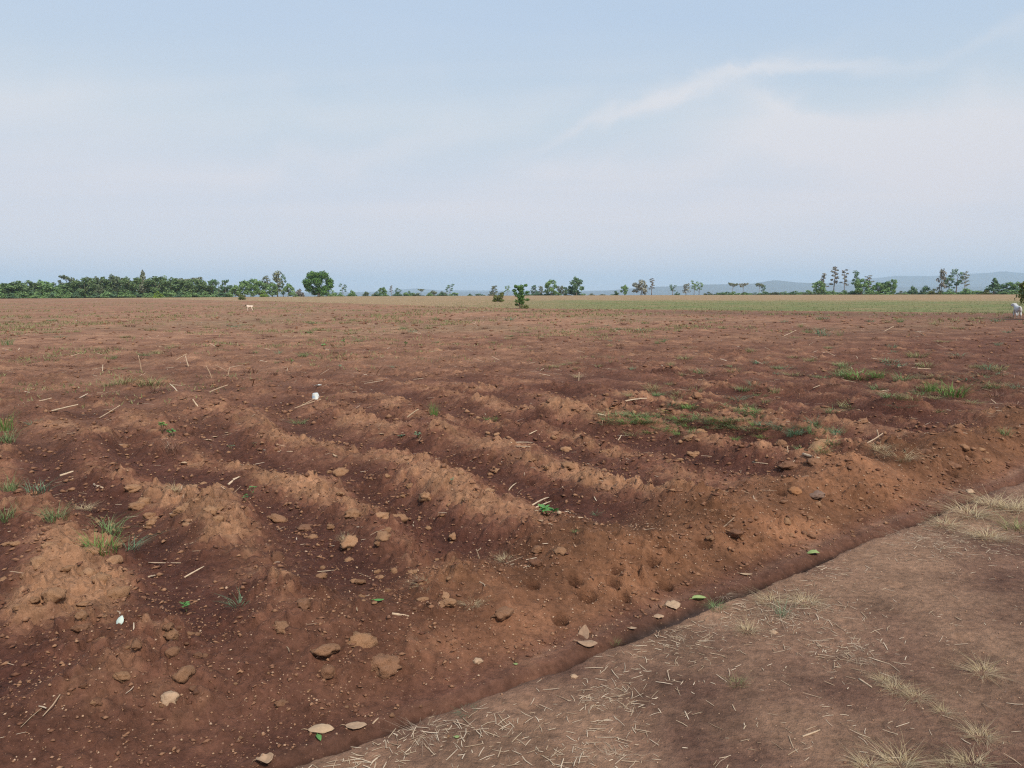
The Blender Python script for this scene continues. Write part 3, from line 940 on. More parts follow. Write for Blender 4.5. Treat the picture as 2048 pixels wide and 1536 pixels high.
for kind, px, top, w, dist, lab, leaf in [
    ('bush', 665, 577, 22, 300, 'low green bush at the right foot of the big round tree', None),
    ('open', 686, 567, 16, 310, 'small dark upright tree right of the big round tree', None),
    ('bush', 704, 577, 20, 310, 'small spreading bush next to the dark upright tree', None),
    ('bush', 731, 580, 12, 320, 'tiny round bush standing alone before the pale hills', 'leaf_dark'),
    ('bush', 750, 583, 18, 320, 'low pale bush left of the rounded small tree', 'leaf_pale'),
    ('dense', 766, 574, 20, 310, 'rounded small green tree before the faint hills', None),
    ('pagoda', 783, 571, 12, 320, 'thin twiggy tree next to the rounded small tree', None),
    ('open', 797, 576, 14, 320, 'thin dark sapling right of the twiggy tree', None),
    ('bush', 818, 579, 18, 320, 'dark low bush at the start of the distant hedge', 'leaf_dark'),
    ('umbrella', 842, 577, 18, 330, 'small pale flat-topped tree in the distant hedge', None),
    ('bush', 826, 583, 26, 330, 'low green bush in the distant hedge beneath the flat-topped tree', None),
    ('bush', 866, 578, 26, 330, 'pale broad bush in the distant hedge', 'leaf_pale'),
    ('bush', 884, 580, 22, 325, 'pale bush touching the taller tree at the hedge end', 'leaf_pale'),
    ('open', 900, 568, 17, 320, 'taller dark tree at the right end of the distant hedge', None),
    ('bush', 940, 585, 14, 330, 'tiny distant bush left of a low distant row', 'leaf_dark'),
    ('bush', 958, 585, 26, 335, 'low distant row of bush before pale hills', 'leaf_dark'),
    ('feather', 988, 571, 20, 320, 'pale tree behind the olive bush in the grass', None),
    ('bush', 984, 580, 20, 320, 'grey-green bush beneath the pale tree behind the olive bush', 'leaf_pale'),
    ('open', 1014, 571, 13, 320, 'small tree with slim trunk left of the leafy sapling', 'leaf_dense'),
    ('feather', 1068, 570, 18, 310, 'ragged tree just right of the leafy sapling', 'leaf_dark'),
    ('feather', 1082, 572, 16, 310, 'thin ragged tree right of its ragged neighbour', 'leaf_pale'),
    ('bush', 1072, 580, 30, 305, 'dark bush under the two ragged trees', 'leaf_dark'),
    ('dense', 1102, 559, 26, 300, 'rounded airy green tree with a short stem in mid row', None),
    ('dense', 1122, 571, 18, 305, 'small tree between the airy round tree and the tall pair', 'leaf_pale'),
    ('dense', 1138, 571, 22, 300, 'leafy tree tucked against the taller dark tree', 'leaf_dark'),
    ('dense', 1153, 553, 30, 298, 'taller dark rounded tree in the middle row', 'leaf_dark'),
    ('bush', 1183, 584, 16, 320, 'tiny pale bush alone right of the tall dark tree', 'leaf_pale'),
    ('bush', 1205, 586, 16, 325, 'faint low bush before the first blue hill', 'leaf_pale'),
    ('bush', 1231, 579, 20, 310, 'dark low bush left of a little round tree', 'leaf_dark'),
    ('dense', 1249, 569, 17, 305, 'little round green tree on a slim stem', None),
    ('dense', 1282, 559, 30, 305, 'whitish grey leafless-looking rounded tree', 'leaf_grey'),
    ('pagoda', 1303, 557, 20, 305, 'bare pinkish tiered tree beside the whitish rounded tree', None),
    ('open', 1345, 569, 16, 310, 'small dark tree with open crown before the blue hill', None),
    ('bush', 1354, 581, 14, 305, 'small dark bush at the foot of the open-crowned tree', 'leaf_dark'),
    ('feather', 1372, 567, 20, 315, 'pale airy tree between two darker trees', 'leaf_grey'),
    ('open', 1388, 561, 15, 308, 'taller of two close dark trees', 'leaf_dense'),
    ('open', 1398, 565, 16, 310, 'shorter of two close dark trees', 'leaf_dense'),
    ('bush', 1430, 586, 18, 325, 'low dark bush before the blue hill right of two dark trees', 'leaf_dark'),
    ('umbrella', 1465, 563, 24, 315, 'sparse flat-topped tree, left of a sparse pair', None),
    ('umbrella', 1486, 565, 24, 318, 'sparse flat-topped tree, right of a sparse pair', 'leaf_grey'),
    ('umbrella', 1518, 564, 22, 315, 'airy flat tree with a denser right side', None),
    ('open', 1526, 570, 12, 315, 'dark sapling supporting the airy flat tree', None),
    ('bush', 1466, 583, 16, 318, 'low dark bush under the sparse pair', 'leaf_dark'),
    ('bush', 1550, 583, 22, 325, 'low bush in the faint row before the tall tiered trees', 'leaf_dark'),
    ('bush', 1570, 580, 22, 320, 'green bush in the faint row before the tall tiered trees', None),
    ('bush', 1592, 579, 22, 318, 'rounded bush nearest the tall tiered trees', None),
    ('bush', 1616, 577, 24, 310, 'green bush at the left foot of the bushy tree', None),
    ('dense', 1638, 561, 26, 300, 'bushy green tree under the bare pinkish treetops', None),
    ('pagoda', 1646, 547, 22, 315, 'bare pinkish treetop behind the bushy green tree', None),
    ('pagoda', 1667, 534, 26, 308, 'tallest bare tiered tree in the right-hand group', None),
    ('pagoda', 1688, 539, 20, 306, 'straight bare tiered tree with a clear thin trunk', None),
    ('open', 1711, 541, 18, 300, 'dark leaning tree smothered with creeper', None),
    ('bush', 1664, 578, 30, 300, 'green thicket beneath the tallest tiered tree', None),
    ('bush', 1690, 578, 22, 300, 'green thicket beneath the straight tiered tree', None),
    ('dense', 1722, 557, 30, 298, 'full green tree right of the creeper-covered tree', None),
    ('pagoda', 1736, 551, 24, 310, 'bare forked tree behind the full green tree', 'leaf_bare'),
    ('dense', 1754, 564, 28, 300, 'leafy tree in the right-hand thicket', None),
    ('dense', 1770, 563, 24, 302, 'leafy dark tree in the right-hand thicket', 'leaf_dark'),
    ('dense', 1784, 558, 18, 298, 'narrow rounded tree closing the right-hand thicket', None),
    ('bush', 1742, 577, 30, 296, 'bush filling the foot of the right-hand thicket', None),
    ('bush', 1768, 577, 34, 296, 'broad bush at the foot of the narrow rounded tree', None),
    ('bush', 1802, 579, 18, 315, 'low bush past the right-hand thicket', 'leaf_pale'),
    ('bush', 1825, 568, 22, 305, 'dark rounded bush, left of a pair', 'leaf_dark'),
    ('bush', 1850, 567, 22, 305, 'dark rounded bush, right of a pair', 'leaf_dark'),
    ('bush', 1868, 574, 26, 300, 'olive bush at the foot of the tall dense tiered tree', 'leaf_olive'),
    ('feather', 1882, 538, 24, 303, 'tall dense tiered tree with a narrow tip', 'leaf_bare'),
    ('open', 1898, 555, 20, 303, 'half-height dark tree between two tall ones', None),
    ('open', 1912, 539, 26, 306, 'tall open tree with bare lower branches', None),
    ('pagoda', 1929, 543, 20, 306, 'tall bare grey tree right of the open one', 'leaf_grey'),
    ('bush', 1900, 575, 30, 298, 'bush below the half-height dark tree', None),
    ('bush', 1932, 573, 34, 298, 'broad green bush under the tall bare grey tree', None),
    ('bush', 1958, 578, 26, 300, 'low green bush left of the dark pointed tree', None),
    ('conic', 1987, 557, 30, 298, 'dark pointed tree in the right end row', 'leaf_dark'),
    ('bush', 1972, 577, 22, 296, 'olive bush at the foot of the dark pointed tree', 'leaf_olive'),
    ('dense', 2014, 565, 24, 300, 'leafy dark tree past the pointed one', 'leaf_dark'),
    ('dense', 2030, 563, 22, 300, 'leafy tree at the right end of the row', None),
    ('bush', 2022, 577, 40, 296, 'broad bush beneath the last leafy trees', None),
    ('dense', 2056, 566, 30, 300, 'leafy tree behind the olive shrub at the path', None),
]:
    plant(kind, px, top, w, dist, lab, None, leaf=leaf)
for i, px in enumerate(range(-20, 470, 14)):
    dk = i % 3 == 0
    plant('bush', px + rr.randint(-4, 4), 581 + rr.randint(-3, 3), 24 + rr.random() * 8, 278 + rr.random() * 10,
          ('dark' if dk else 'fresh green') + ' low undergrowth bush along the woodland front', ('dark' if dk else 'green') + ' undergrowth of the woodland belt', leaf='leaf_dark' if dk else 'leaf_dense')
for i, px in enumerate(list(range(1420, 1630, 13)) + list(range(1640, 2070, 15)) + list(range(640, 910, 22)) + list(range(1055, 1165, 20))):
    dk = ('dark green', 'leaf_dark') if i % 2 else ('mid green', None)
    if i % 5 == 0:
        dk = ('pale', 'leaf_pale2')
    plant('bush', px + rr.randint(-5, 5), 583.5 - rr.random() * 4 - (2 if px > 1630 else 0), 17 + rr.random() * 13, 300 + rr.random() * 12,
          dk[0] + ' scrub bush in the low broken hedge under the distant trees', dk[0] + ' scrub of the distant hedge', leaf=dk[1])


# ------------------------------------------------------------------ nearer shrubs in and beside the field
def shrub(name, px, base, top, w, label, cat, leaf, lobes, n, size, stems, bark='bark'):
    g = ground_at([(px, base)])[0]
    dist = math.hypot(g[0], g[1])
    H = (base - top) / FPX * dist
    Wd = w / FPX * dist
    rng = random.Random(int(px))
    root = empty(name, (g[0], g[1], g[2] - .02))
    V, F = [], []
    for s in stems:
        tube(V, F, [(s[0] * Wd * .2, 0, 0), (s[0] * Wd * .5, s[1] * Wd * .4, H * s[2] * .5), (s[0] * Wd, s[1] * Wd, H * s[2])], [.045 * H * .4, .03 * H * .4, .015 * H * .4], 6)
    link('trunk', mesh_from(name + '_trunk', V, F, M[bark]), root)
    L = [(a * Wd, b * Wd, c * H, d * Wd, d * Wd, e * H, f) for a, b, c, d, e, f in lobes]
    cv, cf = leaf_cloud(rng, L, n, size, .55, .3)
    link('crown', mesh_from(name + '_crown', cv, cf, M[leaf], smooth=False), root)
    tag(root, label, cat)
    return root


shrub('sapling', 1041, 617, 567, 30, 'leafy green sapling with columnar crown standing on the ploughed soil', 'sapling', 'leaf_hero',
      [(.05, 0, z, .30 - .10 * abs(z - .6), .10, 1.4) for z in (.26, .38, .5, .62, .74, .86)]
      + [(.05 + .95 * (rr.random() - .5) * (1.0 if z > .35 else .7), .6 * (rr.random() - .5), z, .14 + .10 * rr.random(), .06 + .05 * rr.random(), .8)
         for z in (.16, .22, .3, .36, .42, .48, .54, .6, .66, .72, .78, .84, .88, .92)],
      2600, .060, [(-.1, 0, .9), (.2, .1, .8), (-.2, .05, .6), (.3, 0, .5)])
shrub('dry_shrub', 1048, 618, 606, 18, 'dull grass clump at the foot of the green sapling', 'shrub', 'leaf_olive',
      [(0, 0, .5, .5, .4, 1), (.3, 0, .4, .35, .4, 1)], 260, .05, [(0, 0, .6)])
shrub('shrub', 997, 604, 582, 25, 'olive green round bush in the tan grass left of the sapling', 'bush', 'leaf_olive',
      [(-.2, 0, .40, .32, .35, 1), (.15, 0, .55, .35, .38, 1.2), (.3, 0, .75, .2, .22, .6), (0, .2, .25, .45, .25, 1.2), (.25, 0, .15, .3, .15, .8), (-.3, 0, .15, .25, .15, .8)], 1500, .08, [(-.2, 0, .6), (.1, .1, .7), (.3, 0, .8)])
shrub('shrub', 484, 598, 585, 16, 'small grey-green ball-shaped bush on the field before the woodland', 'bush', 'leaf_olive',
      [(0, 0, .45, .5, .5, 1.4), (.2, 0, .2, .35, .2, .7), (-.2, 0, .2, .35, .2, .7)], 900, .10, [(0, 0, .6), (.1, .1, .5)])
shrub('shrub', 2066, 640, 566, 60, 'tall olive shrub with drooping leaves beside the white goat', 'shrub', 'leaf_olive',
      [(-.1, 0, .55, .40, .3, 1.5), (.2, .1, .75, .35, .25, 1.2), (.0, -.1, .35, .38, .22, 1), (-.3, 0, .78, .18, .10, .5), (.3, 0, .4, .3, .3, 1), (-.05, 0, .93, .18, .08, .4)],
      2200, .07, [(-.2, 0, .8), (.1, .1, .9), (.3, 0, .7), (0, -.2, .6)])


# ------------------------------------------------------------------ goats
def goat(px, py, dist_scale, yaw, label, head_dark, headturn=0.0, size=1.0):
    g = ground_at([(px, py)])[0]
    P = [((.25, 0, .50), .115), ((0, 0, .47), .135), ((-.22, 0, .48), .125), ((-.33, 0, .565), .070), ((-.42, headturn * .35, .655), .080), ((-.53, headturn, .60), .050),
         ((.36, 0, .56), .028), ((.39, 0, .50), .018)]
    E = [(0, 1), (1, 2), (2, 3), (3, 4), (4, 5), (0, 6), (6, 7)]
    for s in (-1, 1):
        i = len(P)
        P += [((-.23, s * .075, .36), .052), ((-.24, s * .08, .20), .030), ((-.245, s * .08, .10), .022), ((-.255, s * .08, .0), .024)]
        E += [(2, i), (i, i + 1), (i + 1, i + 2), (i + 2, i + 3)]
        i = len(P)
        P += [((.22, s * .08, .38), .070), ((.17, s * .085, .29), .048), ((.30, s * .085, .17), .026), ((.275, s * .085, .09), .022), ((.265, s * .085, 0), .024)]
        E += [(0, i), (i, i + 1), (i + 1, i + 2), (i + 2, i + 3), (i + 3, i + 4)]
        i = len(P)
        P += [((-.385, headturn * .35 + s * .055, .685), .018), ((-.375, headturn * .35 + s * .115, .66), .014)]
        E += [(4, i), (i, i + 1)]
    me = bpy.data.meshes.new('goat_cage')
    me.from_pydata([p[0] for p in P], E, [])
    tmp = bpy.data.objects.new('goat_cage', me)
    COL.objects.link(tmp)
    sk = tmp.modifiers.new('skin', 'SKIN')
    for i, sv in enumerate(me.skin_vertices[0].data):
        sv.radius = (P[i][1], P[i][1])
        sv.use_root = (i == 0)
    ss = tmp.modifiers.new('sub', 'SUBSURF'); ss.levels = 1; ss.render_levels = 1
    dg = bpy.context.evaluated_depsgraph_get()
    dg.update()
    body = bpy.data.meshes.new_from_object(tmp.evaluated_get(dg))
    bpy.data.objects.remove(tmp)
    body.name = 'goat'
    body.materials.clear()
    body.materials.append(M['goat_white'] if head_dark else M['goat_grey']); body.materials.append(M['goat_black'] if head_dark else M['goat_cream'])
    for p in body.polygons:
        c = p.center
        p.use_smooth = True
        if (head_dark and c.x < -.34 and c.z > .50) or (not head_dark and c.z < .14):
            p.material_index = 1
    o = link('goat', body)
    o.location = (g[0], g[1], g[2] - .01)
    o.rotation_euler = (0, 0, yaw)
    o.scale = (size,) * 3
    tag(o, label, 'goat')
    return o


M['goat_white'] = vary_mat('cream_goat_coat', [(.72, .58, .46), (.72, .58, .46)], .9, .004, 30, .15, .12)
M['goat_grey'] = vary_mat('white_goat_coat', [(.52, .52, .52), (.52, .52, .52)], .9, .004, 30, .15, .12)
M['goat_cream'] = vary_mat('goat_shin', [(.36, .28, .22), (.36, .28, .22)], .9, 0, 30, .15, .12)
M['goat_black'] = vary_mat('dark_goat_head', [(.045, .025, .02), (.045, .025, .02)], .85, .004, 30, .15, .2)
goat(500, 621, 1, R(6), 'cream goat with dark brown head standing on the far ploughed soil', True, 0.0, .72)
goat(2034, 637, 1, R(250), 'white goat standing beside the olive shrub at the field edge', False, -.16, 1.12)


# ------------------------------------------------------------------ clods and stones
def clod_mesh(name, seed, sub=3, amp=.30, rough=.10, flat=.75):
    bm = bmesh.new()
    bmesh.ops.create_icosphere(bm, subdivisions=sub, radius=.5)
    off = Vector((seed * 3.7, seed * 1.3, seed * 7.1))
    for v in bm.verts:
        d = v.co.normalized()
        k = 1 + amp * mnoise.noise(d * 1.1 + off) + rough * mnoise.noise(d * 4.2 + off) * 1.5 + rough * .55 * mnoise.noise(d * 9 + off)
        # chipped planes
        c = mnoise.cell(d * 1.7 + off)
        v.co = d * .5 * (k + (c - .5) * .10)
        v.co.z *= flat
    me = bpy.data.meshes.new(name)
    bm.to_mesh(me); bm.free()
    me.polygons.foreach_set('use_smooth', np.ones(len(me.polygons), bool))
    me.materials.append(M['clod'])
    return me


CLODS = [clod_mesh('soil_clod', i, 3, .24 + .06 * (i % 3), .24 + .05 * (i % 2), .7 + .08 * (i % 3)) for i in range(8)]
CLODS_LOW = [clod_mesh('small_clod', 20 + i, 2, .32, .14, .75) for i in range(6)]
rc = random.Random(23)


def put_clods(items):
    P = ground_at([(a[0], a[1]) for a in items])
    for it, g in zip(items, P):
        px, py, w, hr, label, group, matn, nm = it
        d = math.sqrt(g[0] ** 2 + g[1] ** 2 + (EYE - g[2]) ** 2)
        s = w / FPX * d
        src = rc.choice(CLODS if w > 14 else CLODS_LOW)
        if matn:
            src = recoloured(src, matn)
        o = link(nm, src)
        o.scale = (s * (.95 + .15 * rc.random()), s * (.75 + .35 * rc.random()), s * hr)
        o.location = (g[0], g[1], g[2] + s * hr * (-.03 if w > 14 else .08))
        o.rotation_euler = (rc.uniform(-.3, .3), rc.uniform(-.3, .3), rc.uniform(0, 6.28))
        tag(o, label, 'stone' if nm == 'stone' else 'clod', group)


S = 'soil_clod'
put_clods([
    (338, 1397, 32, 1.0, 'pale rounded stone-like clod lying on the dark bank foot', None, 'clod_pale', S),
    (557, 1040, 46, .50, 'flat brown clod lying loose in a furrow', None, None, S),
    (612, 1056, 34, .45, 'low clod just past the flat furrow clod', None, None, S),
    (556, 1118, 24, 2.0, 'upright finger-shaped clod standing at a broken ridge edge', None, None, S),
    (722, 1284, 54, .95, 'big rounded clod, upper of two touching on the bank', None, None, S),
    (768, 1330, 58, .85, 'big rounded clod, lower of two touching on the bank', None, None, S),
    (652, 1300, 54, .45, 'flat overhanging clod left of the two big bank clods', None, None, S),
    (655, 1344, 38, .9, 'lumpy clod beneath the flat overhanging one', None, None, S),
    (1003, 1226, 44, .55, 'long tilted clod on the mid bank', None, None, S),
    (607, 1208, 36, .75, 'pointed clod left of the two big bank clods', None, None, S),
    (564, 1254, 38, .6, 'rounded clod below the pointed bank clod', None, None, S),
    (1466, 1066, 42, .5, 'flat-topped pale clod perched on the bank brow', None, None, S),
    (1592, 982, 23, .8, 'orange round clod at the field edge', None, 'clod_orange', S),
    (1632, 990, 30, .5, 'grey slab stone next to the orange clod', None, 'stone_grey', 'stone'),
    (1580, 930, 36, .5, 'broad clod behind the orange round clod', None, None, S),
    (1638, 893, 44, .55, 'large angular clod below the grass verge', None, None, S),
    (1632, 925, 30, .7, 'brown clod under the large angular one', None, None, S),
    (1074, 1099, 24, .9, 'small round clod, topmost of a trio on the bank brow', None, None, S),
    (1120, 1102, 26, .85, 'small round clod, right one of a trio on the bank brow', None, None, S),
    (1070, 1126, 28, .85, 'small round clod, lowest of a trio on the bank brow', None, None, S),
    (368, 1348, 38, .8, 'angular brown clod above the pale rounded one', None, None, S),
    (955, 1322, 17, .9, 'pale little stone low on the bank', None, 'clod_pale', 'stone'),
    (562, 1407, 22, .7, 'small ragged clod on the open lower bank', None, None, S),
    (1148, 1353, 15, .8, 'whitish stone on the track edge', None, 'clod_pale', 'stone'),
    (1546, 1265, 16, .6, 'whitish flat stone on the straw-covered track', None, 'clod_pale', 'stone'),
    (1940, 983, 18, .6, 'white chip of stone beside the rill', None, 'clod_pale', 'stone'),
])
items = []
def scatter(n, x0, x1, y0, y1, w0, w1, label, group, slope=0.0, mat=None):
    for _ in range(n):
        f = rc.random()
        px = x0 + (x1 - x0) * f
        py = rc.uniform(y0, y1) + slope * (px - x0)
        k = rc.random() ** 2.4
        wd = 'small' if k < .12 else ('medium-sized' if k < .5 else 'large')
        items.append((px, py, (w0 + (w1 - w0) * k) * .85, .55 + .4 * rc.random(), wd + ' ' + label.replace('small ', ''), wd + ' ' + group, mat, S))
scatter(26, 620, 1000, 940, 1090, 16, 44, 'crumbly dry clod on the broad heaped ridge', 'clods on the heaped ridge', mat='clod_dry')
scatter(24, 5, 250, 1085, 1240, 18, 46, 'crumbly clod in the left-hand heap behind the grass tufts', 'clods of the left heap', mat='clod_dry')
scatter(20, 150, 440, 1250, 1430, 16, 40, 'brown clod in the loose pile at the bank foot', 'clods of the loose pile')
scatter(20, 240, 460, 960, 1060, 16, 40, 'dry clod on the ridge behind the tall grass tuft', 'clods on the grassy ridge', mat='clod_dry')
scatter(22, 640, 900, 1120, 1210, 14, 34, 'dry clod on the near ridge end', 'clods of the near ridge end', mat='clod_dry')
scatter(26, 960, 1420, 860, 960, 14, 34, 'dry clod along the second furrow ridge', 'clods of the second furrow ridge', mat='clod_dry')
scatter(30, 1380, 1720, 1000, 1090, 10, 24, 'small clod crumbling down the orange bank', 'clods of the orange bank')
scatter(34, 250, 900, 1210, 1480, 7, 15, 'small clod strewn over the lower bank', 'small clods of the lower bank')
scatter(30, 1080, 1500, 790, 850, 12, 28, 'clod along the ridge beside the grass verge', 'clods by the grass verge')
scatter(26, 1560, 2040, 830, 940, 10, 26, 'reddish clod on the far bank top', 'clods of the far bank')
scatter(22, 0, 640, 720, 900, 10, 22, 'clod on the weedy left furrows', 'clods of the left furrows')
put_clods(items)


# ------------------------------------------------------------------ pebbles and grit (uncountable)
def gravel():
    base = [(1, 0, 0), (-1, 0, 0), (0, 1, 0), (0, -1, 0), (0, 0, .8), (0, 0, -.8)]
    fc = [(0, 2, 4), (2, 1, 4), (1, 3, 4), (3, 0, 4), (2, 0, 5), (1, 2, 5), (3, 1, 5), (0, 3, 5)]
    rng = np.random.default_rng(5)
    # on the bank and field edge (along u), and on the track
    n1, n2, n3 = 9000, 6000, 3000
    u = np.concatenate([rng.uniform(-1.6, 7.5, n1), rng.uniform(-1.0, 8, n2), rng.uniform(-3, 10, n3)])
    v = np.concatenate([2.5 + rng.beta(1.3, 2.2, n1) * 1.5, rng.uniform(-1.5, 2.38, n2), rng.uniform(3.2, 8, n3)])
    s = np.concatenate([.0018 + .0070 * rng.random(n1) ** 4, .0015 + .0050 * rng.random(n2) ** 3.6, .003 + .010 * rng.random(n3) ** 3])
    x = UX * u - UY * v; y = UY * u + UX * v
    z = hgt(x, y)
    n = len(x)
    B = np.array(base)[None] * (s[:, None, None] * (1 + .35 * rng.uniform(-1, 1, (n, 6, 1))))
    B = B * np.array([1.0, .85, .7])[None, None]
    an = rng.uniform(0, 6.28, n); ca, sa = np.cos(an)[:, None], np.sin(an)[:, None]
    bx = B[..., 0] * ca - B[..., 1] * sa; by = B[..., 0] * sa + B[..., 1] * ca
    V = np.stack([bx + x[:, None], by + y[:, None], B[..., 2] + (z + s * .35)[:, None]], -1).reshape(-1, 3)
    Q = (np.array(fc)[None] + (np.arange(n) * 6)[:, None, None]).reshape(-1, 3)
    tag(link('gravel', quads_mesh('gravel', V, Q, M['pebble'], smooth=True)), 'fine pale grit and pebbles scattered over bank and track', 'gravel', kind='stuff')


gravel()


def crumbs():
    rng = np.random.default_rng(15)
    n = 58000
    az = rng.uniform(-.78, .78, n); r = 2.0 * (11.0 / 2.0) ** rng.random(n)
    x = r * np.sin(az); y = r * np.cos(az)
    v = -UY * x + UX * y
    ok = (v > 2.56) & (fbm(x, y, .5, 2, 211) + rng.normal(0, .35, n) > -.1)
    x, y, r = x[ok], y[ok], r[ok]
    n = len(x)
    s = (.0025 + .011 * rng.random(n) ** 4) * np.clip(r / 3.5, .8, 2.0)
    z = hgt(x, y)
    m = 11000
    az2 = rng.uniform(-.72, .72, m); r2 = 9 * (85 / 9) ** rng.random(m)
    x2 = r2 * np.sin(az2); y2 = r2 * np.cos(az2)
    ok = (y2 < edge_y(x2) - .5) & (-UY * x2 + UX * y2 > 5) & (fbm(x2, y2, 2.5, 2, 215) + rng.normal(0, .4, m) > -.1)
    x2, y2, r2 = x2[ok], y2[ok], r2[ok]
    s2 = (.014 + .05 * rng.random(len(x2)) ** 2.5) * np.clip(r2 / 25, .7, 1.5)
    x = np.concatenate([x, x2]); y = np.concatenate([y, y2]); s = np.concatenate([s, s2]); n = len(x)
    z = hgt(x, y)
    B = np.array([(1, 0, 0), (-1, 0, 0), (0, 1, 0), (0, -1, 0), (0, 0, .8), (0, 0, -.8)])[None] * (s[:, None, None] * (1 + .45 * rng.uniform(-1, 1, (n, 6, 1))))
    an = rng.uniform(0, 6.28, n); ca, sa = np.cos(an)[:, None], np.sin(an)[:, None]
    B[:, :, 0] *= rng.uniform(1, 1.9, n)[:, None]; B[:, :, 2] *= rng.uniform(.45, .9, n)[:, None]
    V = np.stack([B[..., 0] * ca - B[..., 1] * sa * .8 + x[:, None], B[..., 0] * sa + B[..., 1] * ca * .8 + y[:, None], B[..., 2] + (z + s * .3)[:, None]], -1).reshape(-1, 3)
    fc = np.array([(0, 2, 4), (2, 1, 4), (1, 3, 4), (3, 0, 4), (2, 0, 5), (1, 2, 5), (3, 1, 5), (0, 3, 5)])
    Q = (fc[None] + (np.arange(n) * 6)[:, None, None]).reshape(-1, 3)
    tag(link('soil_crumbs', quads_mesh('soil_crumbs', V, Q, M['crumb'], smooth=False)), 'loose red-brown soil crumbs over bank and ridges', 'soil', kind='stuff')


crumbs()


# ------------------------------------------------------------------ straw
def ribbon_set(x, y, z, ang, ln, wd, bend, lift, rng):
    """bent tent-section straws lying on the ground"""
    n = len(x)
    t = np.array([-.5, 0, .5])
    ca, sa = np.cos(ang), np.sin(ang)
    V = np.zeros((n, 9, 3)); 
    for k in range(3):
        lx = t[k] * ln
        ly = bend * ln * (1 - (2 * t[k]) ** 2) * .5
        px = x + lx * ca - ly * sa; py = y + lx * sa + ly * ca
        pz = z + .002 + lift * (t[k] + .5) * ln
        wk = wd * (1.0 if k == 1 else .7)
        for j, (off, up) in enumerate(((-1, 0), (0, .6), (1, 0))):
            V[:, k * 3 + j, 0] = px - sa * off * wk
            V[:, k * 3 + j, 1] = py + ca * off * wk
            V[:, k * 3 + j, 2] = pz + up * wk * 1.2
    q = np.array([(0, 1, 4, 3), (1, 2, 5, 4), (3, 4, 7, 6), (4, 5, 8, 7)])
    Q = (q[None] + (np.arange(n) * 9)[:, None, None]).reshape(-1, 4)
    return V.reshape(-1, 3), Q


def straw():
    rng = np.random.default_rng(9)
    cl = [(1230, 1390, 60, 26, 90), (1350, 1290, 70, 26, 110), (1300, 1265, 60, 20, 60), (1560, 1200, 90, 34, 150), (1480, 1215, 50, 25, 70), (1690, 1300, 60, 24, 90), (1620, 1240, 90, 35, 90),
          (1860, 1068, 60, 14, 110), (1960, 1085, 80, 18, 90), (1900, 1100, 70, 16, 60), (820, 1455, 40, 24, 70), (740, 1500, 60, 25, 70), (1000, 1470, 60, 35, 70), (1200, 1505, 60, 25, 60), (900, 1440, 40, 25, 40),
          (1130, 1440, 120, 70, 70), (640, 1525, 60, 12, 40), (1750, 1150, 200, 60, 70), (1650, 1140, 60, 12, 50), (1400, 1380, 200, 80, 90), (1850, 1330, 160, 120, 60), (1500, 1480, 300, 50, 50)]
    pts = []
    for cx, cy, rx, ry, n in cl:
        n = int(n * 1.15)
        pts += [(a, b) for a, b in zip(rng.normal(cx, rx * .95, n), rng.normal(cy, ry * 1.05, n))]
    pts = [(a, min(b, 1600)) for a, b in pts]
    P = ground_at(pts)
    keep = (-UY * P[:, 0] + UX * P[:, 1]) < 2.40
    P = P[keep]
    n = len(P)
    ln = .014 + .065 * rng.random(n) ** 2.0
    V, Q = ribbon_set(P[:, 0], P[:, 1], P[:, 2], rng.uniform(0, 6.28, n), ln, .0008 + .0014 * rng.random(n), rng.normal(0, .09, n), np.abs(rng.normal(0, .07, n)), rng)
    # loose bits over the field
    m = 1500
    u = rng.uniform(-3, 16, m); v = 3.0 + 15 * rng.random(m) ** 1.4
    x = UX * u - UY * v; y = UY * u + UX * v
    V2, Q2 = ribbon_set(x, y, hgt(x, y), rng.uniform(0, 6.28, m), .03 + .13 * rng.random(m) ** 2.2, .0012 + .0025 * rng.random(m), rng.normal(0, .12, m), np.abs(rng.normal(0, .18, m)), rng)
    m = 480
    az = rng.uniform(-.62, .62, m); r = 12 + 50 * rng.random(m) ** 1.2
    x = r * np.sin(az); y = r * np.cos(az)
    ok = y < edge_y(x) - 1
    x, y = x[ok], y[ok]; m = len(x)
    V3, Q3 = ribbon_set(x, y, hgt(x, y), rng.uniform(0, 6.28, m), .10 + .25 * rng.random(m) ** 2, .004 + .006 * rng.random(m), rng.normal(0, .12, m), np.abs(rng.normal(0, .3, m)), rng)
    VV = np.concatenate([V, V2, V3]); QQ = np.concatenate([Q, Q2 + len(V), Q3 + len(V) + len(V2)])
    tag(link('straw_litter', quads_mesh('straw_litter', VV, QQ, M['straw'], smooth=False)), 'bleached straw bits littered over track and furrows', 'straw', kind='stuff')


straw()


